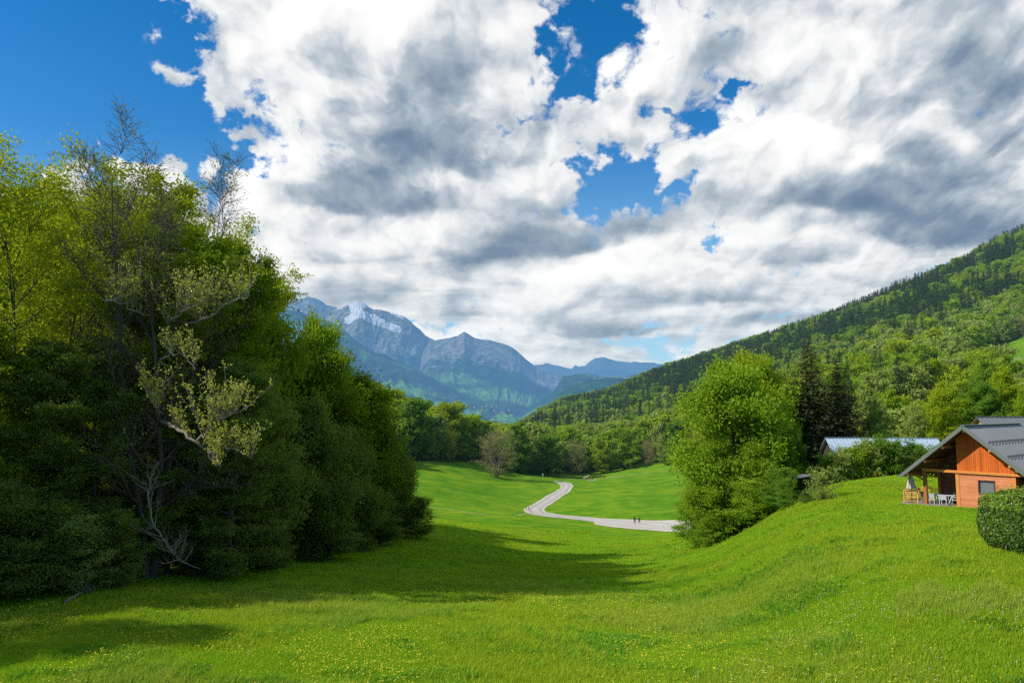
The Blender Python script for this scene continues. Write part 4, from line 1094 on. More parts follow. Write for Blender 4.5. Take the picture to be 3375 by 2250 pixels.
# ================================================================== BUILDINGS AND FURNITURE
def board_mat(name, col, axis, pitch, var=.35, gap=.10, rough=.65, stain=.5):
    """timber boards laid side by side along one local axis"""
    m, T, out = new_mat(name)
    P = T.obj(); c = T.xyz(P)[axis]
    q = T.m('DIVIDE', c, pitch); cell = T.m('FLOOR', q); fr = T.m('FRACT', q)
    wn = T.n('ShaderNodeTexWhiteNoise', noise_dimensions='1D'); T.put(wn.inputs['W'], cell)
    st = [7.0, 7.0, 7.0]; st[axis] = 40.0
    for i in range(3):
        if i != axis: st[i] = 2.2
    off = T.comb(T.m('MULTIPLY', wn.outputs['Value'], 9.0), T.m('MULTIPLY', wn.outputs['Value'], 5.0), 0.0)
    gr = T.noise(T.vm('ADD', T.vm('MULTIPLY', P, tuple(st)), off), 1.0, 6, .65)
    bl = T.noise(P, 1.1, 4, .6)
    f = T.m('ADD', T.m('MULTIPLY', T.m('SUBTRACT', wn.outputs['Value'], .5), var), T.m('ADD', T.m('MULTIPLY', T.m('SUBTRACT', gr, .5), var*1.5), T.m('MULTIPLY', T.m('SUBTRACT', bl, .5), stain*1.6)))
    f = T.m('ADD', f, 1.0)
    g = T.ss(T.m('ABSOLUTE', T.m('SUBTRACT', fr, .5)), .5-gap, .5, 1.0, .35)
    col_ = T.vm('SCALE', T.rgb(col), scale=T.m('MULTIPLY', f, g))
    b = T.n('ShaderNodeBsdfPrincipled'); T.put(b.inputs['Base Color'], col_); b.inputs['Roughness'].default_value = rough
    b.inputs['Specular IOR Level'].default_value = .25
    bp = T.n('ShaderNodeBump'); bp.inputs['Strength'].default_value = .6; bp.inputs['Distance'].default_value = .02
    T.put(bp.inputs['Height'], g); T.put(b.inputs['Normal'], bp.outputs[0])
    T.put(out.inputs[0], b.outputs[0]); return m

def ribbed_roof(name, mat, parent, a0, a1, run0, run1, pitch=.25, rib=.045, thick=.05):
    """ribbed metal sheet: local x runs along the ridge from a0 to a1; run0/run1 are (y, z) at ridge and eave"""
    xs = []; x = a0
    prof = [(0, 0), (.55, 0), (.66, 1), (.90, 1)]
    while x < a1 - 1e-6:
        for f, h in prof:
            if x + f*pitch <= a1: xs.append((x + f*pitch, h*rib))
        x += pitch
    xs.append((a1, 0))
    dy, dz = run1[0]-run0[0], run1[1]-run0[1]; L = math.hypot(dy, dz); ny, nz = -dz/L, dy/L
    if nz < 0: ny, nz = -ny, -nz
    mb = MB(); V = []; n = len(xs)
    for (py, pz) in (run0, run1):
        V += [(x, py + ny*h, pz + nz*h) for x, h in xs]
    for (py, pz) in (run0, run1):
        V += [(x, py - ny*thick, pz - nz*thick) for x, h in xs]
    F = [(i, i+1, n+i+1, n+i) for i in range(n-1)] + [(2*n+i+1, 2*n+i, 3*n+i, 3*n+i+1) for i in range(n-1)]
    F += [(i+1, i, 2*n+i, 2*n+i+1) for i in range(n-1)] + [(n+i, n+i+1, 3*n+i+1, 3*n+i) for i in range(n-1)]
    F += [(0, n, 3*n, 2*n), (n-1, 2*n+n-1, 3*n+n-1, 2*n-1)]
    return mb.add(V, F).build(name, mat, parent)

def build_chalet():
    metal = simple_mat('grey_roof_metal', (.205, .205, .205), .45, .12, .8, .35, .5)
    fascia = simple_mat('grey_green_fascia', (.13, .15, .13), .6, .15, 2.0)
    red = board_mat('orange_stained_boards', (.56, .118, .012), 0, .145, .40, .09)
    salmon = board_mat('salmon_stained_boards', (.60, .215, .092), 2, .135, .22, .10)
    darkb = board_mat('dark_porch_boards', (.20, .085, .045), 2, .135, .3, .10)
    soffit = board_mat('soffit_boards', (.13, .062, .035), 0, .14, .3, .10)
    beamw = simple_mat('orange_timber', (.62, .225, .045), .6, .22, 2.5, stretch=(1, 6, 6))
    beamd = simple_mat('brown_timber', (.36, .125, .030), .6, .25, 2.5, stretch=(6, 6, 1))
    pine = simple_mat('tan_pine', (.55, .30, .090), .6, .25, 4.0, stretch=(2, 6, 6))
    deckm = board_mat('grey_deck_boards', (.30, .26, .22), 1, .14, .3, .12)
    shut = simple_mat('grey_window_screen', (.14, .15, .16), .6, .25, 30.0)
    frame_d = simple_mat('dark_window_frame', (.075, .038, .022), .5, .2, 4)
    plaster = simple_mat('pale_plaster', (.45, .40, .33), .8, .15, 3)
    # local frame: x along the gable wall to the right, y inwards along the ridge, z up
    a = math.atan2(-.778, .628)
    e = empty('chalet', (36.7, 59.0, -7.9), a)
    tag(e, 'wooden chalet with orange gable boards and grey ribbed metal roof at the right edge', 'house')
    RH, SL, DL = 6.52, .85, 11.0                        # ridge height, slope, length of the house
    rz = lambda x: RH - SL*abs(x)
    XL, XR, OV = -1.08, 2.91, 1.5
    # lower walls (boards lie level), front wall with the window opening
    WX0, WX1, WZ0, WZ1 = .36, 1.56, 1.15, 2.28
    w = MB(); y0, y1 = 0, .16
    w.box(XL, WX0, y0, y1, -.5, 2.86); w.box(WX1, XR, y0, y1, -.5, 2.86); w.box(WX0, WX1, y0, y1, -.5, WZ0); w.box(WX0, WX1, y0, y1, WZ1, 2.86)
    w.build('front_wall', salmon, e)
    g = MB(); pts = [(XL, 2.86), (XR, 2.86), (XR, rz(XR)-.17), (0, RH-.17), (XL, rz(XL)-.17)]
    n = len(pts); g.add([(x, .002, z) for x, z in pts] + [(x, .14, z) for x, z in pts], [tuple(range(n)), tuple(range(n, 2*n))[::-1]] + [(i, (i+1) % n, n+(i+1) % n, n+i) for i in range(n)])
    g.build('gable_wall', red, e)
    s = MB(); s.box(XL+.0, XL+.16, .165, 3.0, -.5, 2.86); s.box(-3.62, XL, 3.0, 3.16, -.5, 2.86); s.box(-3.62, -3.46, 3.165, DL, -.5, 2.86)
    s.box(-3.62, 4.9, DL+.005, DL+.16, -.5, 2.2)
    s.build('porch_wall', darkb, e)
    # upper part of the porch wall and the recessed right wing
    u = MB()
    pp = [(-3.62, 2.865), (XL, 2.865), (XL, rz(XL)-.2), (-3.62, rz(-3.62)-.2)]
    u.add([(x, 3.0, z) for x, z in pp] + [(x, 3.12, z) for x, z in pp], [(0,1,2,3), (7,6,5,4), (0,4,5,1), (1,5,6,2), (2,6,7,3), (3,7,4,0)])
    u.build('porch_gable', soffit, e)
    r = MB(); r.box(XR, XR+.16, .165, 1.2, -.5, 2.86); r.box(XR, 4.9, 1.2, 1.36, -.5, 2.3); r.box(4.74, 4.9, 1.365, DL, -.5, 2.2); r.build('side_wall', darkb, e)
    # posts, tie beam, purlins
    for x, ww in ((XL-.02, .26), (XR-.06, .26)):
        MB().box(x-.13, x+.13, -.035, -.003, -.5, 2.72).build('corner_board', beamw, e)
    MB().box(-3.72, 3.62, -.16, -.04, 2.72, 2.93).build('tie_beam', beamw, e, .008)
    MB().box(-3.70, -3.44, -.13, .13, -.5, 2.71).build('porch_post', beamd, e, .01)
    MB().box(-3.70, -3.44, 2.85, 3.11, -.5, 2.71).build('porch_post', beamd, e, .01)
    MB().box(-3.66, -3.48, .0, 3.0, 2.72, 2.93).build('porch_beam', beamd, e)
    for x in (-4.35, -3.0, -1.6, 0, 1.75, 3.05, 4.3):
        z = rz(x) - .36
        p = MB().box(x-.075, x+.075, -OV+.12, DL, z-.1, z+.1).build('purlin', beamd, e)
        MB().box(x-.078, x+.078, -OV+.105, -OV+.118, z-.103, z+.103).build('purlin_end', pine, p)
    # brace under the left eave
    MB().bar((-3.57, -.02, 1.9), (-4.45, -.02, 2.45), .12).build('brace', beamd, e)
    # roof
    ze = 4.95; zr = 5.3
    root = empty('roof_frame')  # turned so that its x runs along the ridge
    root.parent = e; root.name = 'roof'
    root.rotation_euler = (0, 0, math.pi/2)
    # in roof axes: x = along the ridge (house y), y = minus house x
    ribbed_roof('roof_slope', metal, root, -OV, DL+.5, (0.0, RH+.02), (ze, rz(ze)+.02), .24)
    ribbed_roof('roof_slope', metal, root, -OV, DL+.5, (0.0, RH+.02), (-zr, rz(zr)+.02), .24)
    MB().bar((-OV-.02, 0, RH+.07), (DL+.52, 0, RH+.07), .34, .05).build('ridge_cap', metal, root)
    for sgn, zz in ((1, ze), (-1, zr)):
        MB().bar((-OV-.03, 0, RH-.08), (-OV-.03, sgn*zz, rz(zz)-.08), .06, .27, up=(0, sgn*.65, .76)).build('barge_board', fascia, root)
        so = MB(); V = [(-OV+.02, 0, RH-.12), (DL+.4, 0, RH-.12), (DL+.4, sgn*(zz-.05), rz(zz-.05)-.12), (-OV+.02, sgn*(zz-.05), rz(zz-.05)-.12)]
        V += [(x, y, z-.03) for x, y, z in V]
        so.add(V, [(0,1,2,3), (7,6,5,4), (0,4,5,1), (1,5,6,2), (2,6,7,3), (3,7,4,0)]); so.build('soffit', soffit, root)
        MB().bar((-OV, sgn*(zz+.06), rz(zz)-.04), (DL+.5, sgn*(zz+.06), rz(zz)-.04), .12, .12).build('gutter', fascia, root)
    guard = simple_mat('dark_snow_guard', (.03, .03, .032), .5, .1)
    for q in (1.62, 2.86, 4.15):
        sg = MB(); x = -OV + .55
        while x < DL:
            zz = rz(q) + .02
            sg.add([(x-.10, -q, zz+.05), (x+.10, -q, zz+.05), (x, -q-.05, zz+.19), (x, -q+.05, zz+.19+.08)], [(0,1,2), (0,2,3), (1,3,2), (0,3,1)]); x += .36
        sg.build('snow_guard', guard, root)
    # window
    wn = MB()
    for b in ((WX0, WX0+.09, WZ0, WZ1), (WX1-.09, WX1, WZ0, WZ1), (WX0+.09, WX1-.09, WZ0, WZ0+.09), (WX0+.09, WX1-.09, WZ1-.09, WZ1)):
        wn.box(b[0], b[1], -.02, .19, b[2], b[3])
    wo = wn.build('window', frame_d, e)
    MB().box(WX0+.09, WX1-.09, .10, .13, WZ0+.09, WZ1-.09).build('screen', shut, wo)
    MB().box(WX0-.03, WX1+.03, -.07, -.022, WZ0-.05, WZ0-.003).build('sill', pine, wo)
    MB().box(XL-.0, XR, -.05, -.004, -.5, .06).build('base_board', pine, e)
    lamp = MB().tube([(-2.55, 2.9, 2.42), (-2.55, 2.9, 2.58)], .07).build('wall_lamp', plaster, e)
    # terrace
    MB().box(-5.42, XL-.14, -.35, 2.99, -.6, .03).build('deck', deckm, e)
    # railing: its own thing, standing on the deck
    rl = empty('railing', e.location, a); tag(rl, 'tan wooden balustrade round the left end of the chalet terrace', 'railing')
    def panel(p, q, fancy=False):
        p, q = Vector(p), Vector(q); L = (q-p).length; t = (q-p)/L
        MB().bar(p+Vector((0,0,1.02)), q+Vector((0,0,1.02)), .13, .05).build('handrail', pine, rl)
        MB().bar(p+Vector((0,0,.12)), q+Vector((0,0,.12)), .05, .07).build('lower_rail', pine, rl)
        MB().bar(p+Vector((0,0,.86)), q+Vector((0,0,.86)), .05, .07).build('upper_rail', pine, rl)
        k = max(3, int(L/.24))
        for i in range(1, k):
            c = p + t*L*i/k
            MB().bar(c+Vector((0,0,.16)), c+Vector((0,0,.825)), .05 if not fancy or i % 2 else .10, .03, up=(t.x, t.y, 0)).build('baluster', pine, rl)
        if fancy:
            MB().bar(p+t*.1+Vector((0,0,.5)), q-t*.1+Vector((0,0,.5)), .04, .06).build('middle_rail', pine, rl)
    for x, y in ((-5.3, -.02), (-4.2, -.02), (-5.3, 2.9), (-5.3, 1.45)):
        MB().box(x-.05, x+.05, y-.05, y+.05, .031, .99).build('rail_post', pine, rl)
    panel((-5.25, -.02, 0), (-4.25, -.02, 0), True); panel((-5.3, .03, 0), (-5.3, 1.40, 0)); panel((-5.3, 1.50, 0), (-5.3, 2.85, 0)); panel((-5.25, 2.9, 0), (-3.72, 2.9, 0))
    W2 = lambda x, y, z=0.0: e.location + Matrix.Rotation(a, 3, 'Z') @ Vector((x, y, z))
    # furniture
    white = simple_mat('white_aluminium', (.62, .63, .65), .4, .08, 6, .0, .5)
    mesh_ = simple_mat('pale_grey_fabric', (.42, .44, .47), .8, .15, 30)
    tb = empty('terrace_table', W2(-2.62, 1.25, .031), a); tag(tb, 'white garden table on the chalet terrace', 'table')
    MB().box(-.9, .9, -.46, .46, .70, .74).build('table_top', white, tb, .006)
    for sx in (-1, 1):
        for sy in (-1, 1):
            MB().bar((sx*.42, sy*.34, 0), (sx*.70, sy*.34, .698), .06, .06, up=(0, 1, 0)).build('leg', white, tb)
    def chair(x, y, rz_, label):
        c = empty('terrace_chair', W2(x, y, .031), a + rz_); tag(c, label, 'chair', 'white chairs round the terrace table')
        MB().box(-.25, .25, -.24, .24, .42, .45).build('seat', mesh_, c)
        MB().bar((0, .235, .47), (0, .31, .86), .48, .025, up=(0, 1, .2)).build('backrest', mesh_, c)
        for sx in (-1, 1):
            MB().bar((sx*.265, -.24, 0), (sx*.265, -.24, .64), .035).build('leg', white, c)
            MB().bar((sx*.265, .25, 0), (sx*.265, .22, .46), .035).build('leg', white, c)
            MB().bar((sx*.265, .22, .44), (sx*.265, .315, .88), .035).build('back_frame', white, c)
            MB().bar((sx*.265, -.26, .655), (sx*.265, .27, .655), .045, .03).build('armrest', white, c)
        return c
    PI = math.pi
    chair(-4.02, 1.05, PI/2, 'white chair at the left end of the terrace table beside the parasol')
    chair(-3.25, .35, PI, 'white chair with its back to us next to the porch post')
    chair(-2.28, .22, PI, 'white chair with its back to us in the middle before the table')
    chair(-1.45, .75, -PI/2-.3, 'white chair at the right end of the table by the house corner')
    chair(-2.1, 2.2, 0, 'white chair on the far side of the terrace table')
    # closed parasol
    u_ = empty('parasol', W2(-4.72, .02, .031), a); tag(u_, 'closed beige parasol standing on the terrace', 'parasol')
    cl = simple_mat('beige_parasol_cloth', (.50, .42, .38), .8, .12, 4)
    MB().tube([(0,0,0), (0,0,2.66)], .025).build('pole', frame_d, u_)
    MB().box(-.27, .27, -.27, .27, 0, .07).build('base', frame_d, u_)
    K_ = 16; V = []; zs = [(2.64, .035), (2.50, .10), (2.42, .075), (2.1, .15), (1.6, .24), (1.15, .33)]
    for z, rr in zs:
        for j in range(K_):
            q = rr*(1.18 if j % 2 else .80); V.append((q*math.cos(2*math.pi*j/K_), q*math.sin(2*math.pi*j/K_), z))
    F = [(i*K_+j, i*K_+(j+1) % K_, (i+1)*K_+(j+1) % K_, (i+1)*K_+j) for i in range(len(zs)-1) for j in range(K_)] + [tuple(range(K_))]
    MB().add(V, F).build('canopy', cl, u_)
    # yellow bench cushion leaning on the far rail
    yb = MB().box(-.42, .42, -.04, .04, 0, .10).build('yellow_cushion', simple_mat('yellow_cloth', (.75, .50, .05), .8, .1, 4), None, .02, loc=W2(-4.55, 2.83, 1.05), rz=a)
    tag(yb, 'yellow cushion lying on the back rail of the terrace', 'cushion')
    return e

def gable_house(name, label, loc, rz_, L, Wd, eave, ridge_h, wall_mat, roof_mat, cat='house', over=.5, ribs=None, group=None, win=None):
    e = empty(name, loc, rz_); tag(e, label, cat, group)
    w = MB(); h = Wd/2
    pts = [(-h, -1.2), (h, -1.2), (h, eave), (0, ridge_h-.05), (-h, eave)]
    V = [(-L/2, y, z) for y, z in pts] + [(L/2, y, z) for y, z in pts]
    w.add(V, [(0,1,2,3,4), (9,8,7,6,5)] + [(i, (i+1) % 5, 5+(i+1) % 5, 5+i) for i in range(5)]); w.build('wall', wall_mat, e)
    sl = (ridge_h-eave)/h; ye = h+over; zz = eave - sl*over
    if ribs:
        r = empty('roof'); r.parent = e
        ribbed_roof('roof_slope', roof_mat, r, -L/2-over, L/2+over, (0, ridge_h+.06), (-ye, zz+.06), ribs, .022)
        ribbed_roof('roof_slope', roof_mat, r, -L/2-over, L/2+over, (0, ridge_h+.06), (ye, zz+.06), ribs, .022)
        MB().bar((-L/2-over-.02, 0, ridge_h+.10), (L/2+over+.02, 0, ridge_h+.10), .30, .05).build('ridge_cap', roof_mat, r)
    else:
        r = MB(); x0, x1 = -L/2-over, L/2+over
        for s in (-1, 1):
            V = [(x0, 0, ridge_h), (x1, 0, ridge_h), (x1, s*ye, zz), (x0, s*ye, zz)]; V += [(x, y, z+.14) for x, y, z in V]
            r.add(V, [(0,1,2,3), (7,6,5,4), (0,4,5,1), (1,5,6,2), (2,6,7,3), (3,7,4,0)])
        r.build('roof', roof_mat, e)
    return e

def build_buildings():
    build_chalet()
    pale = simple_mat('pale_blue_roof_metal', (.42, .52, .60), .38, .10, .6, .25, .5)
    grey = simple_mat('grey_seam_roof', (.16, .18, .185), .45, .12, .8, .3, .5)
    ochre = simple_mat('ochre_wall', (.55, .32, .10), .8, .2, 1.5)
    dark = simple_mat('dark_timber_and_shade', (.055, .042, .034), .8, .3, 2, stretch=(1, 1, .2))
    a0 = Vector(_p(881, 438, 100))
    zf = gz(a0.x, a0.y)
    gable_house('low_building', 'low building with pale blue metal roof behind a row of shrubs', (a0.x, a0.y, zf), -.10, 13.6, 7.0, a0.z-zf-2.35, a0.z-zf, dark, pale, 'building', .5, .45)  # walls darker than their ochre: spruce shade put into the wall colour
    n0 = Vector(_p(1040, 417, 76))
    zf = gz(n0.x, n0.y)
    gable_house('neighbour_house', 'house whose grey seamed roof shows just behind the chalet ridge', (n0.x-.4, n0.y+.5, zf), -.12, 10.0, 8.0, n0.z-zf-2.6, n0.z-zf, ochre, grey, 'house', .5, .45)
    # old shed in the shade of the clump
    s0 = Vector((_p(799, 471, 84))); zf = gz(s0.x, s0.y)
    e = empty('old_shed', (s0.x, s0.y, zf), .25, .8); tag(e, 'small open wooden shed with tilted grey roof in the shade of the clump', 'shed')
    hh = min(3.2, max(2.0, s0.z + .5 - zf))
    for x in (-1.1, 1.1):
        for y in (-.8, .8): MB().box(x-.06, x+.06, y-.06, y+.06, -.4, hh - (.18 if x < 0 else -.12) - .05).build('post', dark, e)
    MB().add([(-1.5,-1.2,hh-.22), (1.5,-1.2,hh+.16), (1.5,1.2,hh+.16), (-1.5,1.2,hh-.22), (-1.5,-1.2,hh-.16), (1.5,-1.2,hh+.22), (1.5,1.2,hh+.22), (-1.5,1.2,hh-.16)], [(0,3,2,1), (4,5,6,7), (0,1,5,4), (1,2,6,5), (2,3,7,6), (3,0,4,7)]).build('roof', grey, e)
    MB().box(-1.05, 1.05, .78, .82, -.3, hh-.25).box(-1.12, -1.08, -.75, .75, -.3, hh-.35).box(1.08, 1.12, -.75, .75, -.3, hh-.1).box(-1.05, 1.05, -.8, -.76, -.3, .9).build('plank_wall', dark, e)
    # posts at the road bend, sign at the far end
    wood = simple_mat('brown_post_wood', (.20, .11, .06), .8, .3, 5)
    for px, py, lab in ((526.4, 510.2, 'left one of two short brown posts at the road bend'), (528.6, 510.4, 'right one of two short brown posts at the road bend')):
        p = at(px, py, 212)
        q = MB().tube([(0,0,-.3), (0,0,1.05), (0,0,1.12)], [.10, .10, .05]).build('wooden_post', wood, None, loc=p); tag(q, lab, 'post', 'posts at the road bend')
    p = at(543, 478.3); 
    e = empty('road_sign', p, .15); tag(e, 'pale triangular road sign on a post where the road disappears', 'sign')
    gm = simple_mat('pale_sign_metal', (.50, .52, .50), .5, .1)
    MB().tube([(0,0,-.3), (0,0,1.5)], .05).build('pole', gm, e)
    MB().add([(-.55,-.03,1.45), (.55,-.03,1.45), (0,-.03,2.4), (-.55,.03,1.45), (.55,.03,1.45), (0,.03,2.4)], [(0,1,2), (5,4,3), (0,3,4,1), (1,4,5,2), (2,5,3,0)]).build('sign_board', gm, e)
    # wire fence along the high clearing
    pts = [at(px, py, d) for px, py, d in ((966,362,432),(985,357,418),(1003,352,405),(1022,347,392),(1042,342,380))]
    e = empty('wire_fence', pts[0]); tag(e, 'thin wire fence along the lower edge of the high clearing', 'fence')
    for q in pts:
        v = q - pts[0]; MB().tube([v+Vector((0,0,-.5)), v+Vector((0,0,1.6))], .12, 6).build('post', wood, e)
    for h in (.7, 1.4):
        MB().tube([q - pts[0] + Vector((0,0,h)) for q in pts], .05, 4).build('wire', gm, e)
    # the far village
    bpy.context.view_layer.update()
    hm = simple_mat('village_wall', (.42, .40, .36), .8, .1, .1); rm = simple_mat('village_roof', (.32, .26, .23), .8, .1, .1)
    rng = random.Random(6); proto = None
    mts = [o for o in bpy.data.objects if o.get('kind') == 'structure' and ('wooded' in o.name or 'rocky' in o.name)]
    for i in range(22):
        px = rng.uniform(466, 510); py = 404 + (px-466)*.16 + rng.uniform(-2.5, 5)
        a_, b_ = ray(px, py); best = None
        for o in mts:
            ok, loc, nr, fi = o.ray_cast((0, 0, 0), Vector((a_, 1, b_)).normalized())
            if ok and (best is None or loc.y < best.y): best = loc.copy()
        if best is None: continue
        if proto is None:
            proto = o = gable_house('village_house', 'tiny pale house of the far village at the foot of the mountains', best, 0, 16, 12, 6, 11, hm, rm, 'house', 1.0, group='houses of the far village')
        else: o = copy_tree(proto)
        o.location = best; o.rotation_euler.z = rng.uniform(0, 3.1); s = rng.uniform(.45, .85); o.scale = (s, s, s)

def build_laurel():
    """the clipped bush at the right edge: leaves over a dark core"""
    rng = np.random.default_rng(77)
    b = at(1006, 548, 38.5); c = Vector((b.x + 1.45, b.y + .9, b.z))
    e = empty('laurel_bush', c, .35); tag(e, 'large clipped dense laurel bush cut off by the right edge', 'bush')
    hx, hy, hz = 1.75, 1.5, 1.58
    n = 30000
    d = _norm(rng.normal(size=(n, 3)))
    p = 4.2
    k = (np.abs(d[:,0])**p + np.abs(d[:,1])**p + np.abs(d[:,2])**p)**(-1/p)
    u = d*k[:,None]
    # narrower towards the foot, uneven surface
    taper = np.where(u[:,2] < -.2, 1 - .34*((-u[:,2]-.2)/.8)**1.4, 1)
    P = np.stack([u[:,0]*hx*taper, u[:,1]*hy*taper, u[:,2]*hz + hz + .02 + .10*u[:,0]], 1)
    dep = rng.exponential(.07, n) - (rng.uniform(size=n) < .05)*rng.uniform(0, .28, n)
    lump = (fbm(P[:,0]*2.2+P[:,2]*1.3, P[:,1]*2.2-P[:,2]*1.9, 3, 5)-.5)*.34
    nor = _norm(np.stack([np.sign(u[:,0])*np.abs(u[:,0])**(p-1)/hx, np.sign(u[:,1])*np.abs(u[:,1])**(p-1)/hy, np.sign(u[:,2])*np.abs(u[:,2])**(p-1)/hz], 1))
    P = P + nor*(lump - dep)[:,None]
    N = _norm(nor*.9 + rng.normal(size=(n, 3))*.55 + np.array([0, 0, .3]))
    V, F = leaf_quads(P, N, .135, rng, .5)
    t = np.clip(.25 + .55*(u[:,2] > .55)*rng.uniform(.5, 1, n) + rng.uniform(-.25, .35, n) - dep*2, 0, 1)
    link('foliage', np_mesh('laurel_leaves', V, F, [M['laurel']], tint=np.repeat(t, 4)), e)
    s = []
    mb = MB()
    th, ph = np.linspace(0, math.pi, 14), np.linspace(0, 2*math.pi, 24, endpoint=False)
    V = []
    for i in th:
        for j in ph:
            dd = np.array([math.sin(i)*math.cos(j), math.sin(i)*math.sin(j), math.cos(i)]); kk = (np.abs(dd)**p).sum()**(-1/p); q = dd*kk
            tp = 1 - .34*((-q[2]-.2)/.8)**1.4 if q[2] < -.2 else 1
            V.append((q[0]*hx*tp*.84, q[1]*hy*tp*.84, q[2]*hz*.88 + hz))
    F = [(i*24+j, i*24+(j+1) % 24, (i+1)*24+(j+1) % 24, (i+1)*24+j) for i in range(13) for j in range(24)]
    mb.add(V, F).build('dark_core', M['bark_dark'], e)  # closed dark shell added inside the leaves to block light
# ================================================================== PEOPLE, HORSES, GRASS
def skin_body(name, joints, bones, mat, parent=None, sub=1):
    """one continuous body grown over a skeleton: joints {key: (x, y, z, rx, ry)}"""
    keys = list(joints); me = bpy.data.meshes.new(name)
    me.from_pydata([joints[k][:3] for k in keys], [(keys.index(a), keys.index(b)) for a, b in bones], [])
    o = link(name, me, parent)
    o.modifiers.new('skin', 'SKIN'); o.modifiers['skin'].use_smooth_shade = True
    if not me.skin_vertices: me.attributes.new('skin', 'FLOAT', 'POINT')
    for i, k in enumerate(keys):
        sv = me.skin_vertices[0].data[i]; r = joints[k][3]; sv.radius = (r, joints[k][4] if len(joints[k]) > 4 else r); sv.use_root = (i == 0)
    if sub: m = o.modifiers.new('sub', 'SUBSURF'); m.levels = sub; m.render_levels = sub
    bpy.context.view_layer.update()
    ev = o.evaluated_get(bpy.context.evaluated_depsgraph_get())
    m2 = bpy.data.meshes.new_from_object(ev)
    o.modifiers.clear(); o.data = m2
    o.data.materials.clear(); o.data.materials.append(mat)
    m2.polygons.foreach_set('use_smooth', [True]*len(m2.polygons))
    return o

def finger_joints(J, B, side, hand, down):
    """palm with four unequal fingers and a thumb, slightly curled"""
    hx, hy, hz = hand
    for i, (off, ln) in enumerate(((-.030, .075), (-.010, .085), (.010, .080), (.030, .062))):
        a, b, c = f'{side}f{i}a', f'{side}f{i}b', f'{side}f{i}c'
        J[a] = (hx, hy+off, hz-.085, .010); J[b] = (hx-.006*down, hy+off*1.1, hz-.085-ln*.55, .009); J[c] = (hx-.022*down, hy+off*1.1, hz-.085-ln, .008)
        B += [(f'{side}palm', a), (a, b), (b, c)]
    J[f'{side}t1'] = (hx, hy-.045, hz-.045, .012); J[f'{side}t2'] = (hx-.015*down, hy-.065, hz-.085, .009)
    B += [(f'{side}palm', f'{side}t1'), (f'{side}t1', f'{side}t2')]

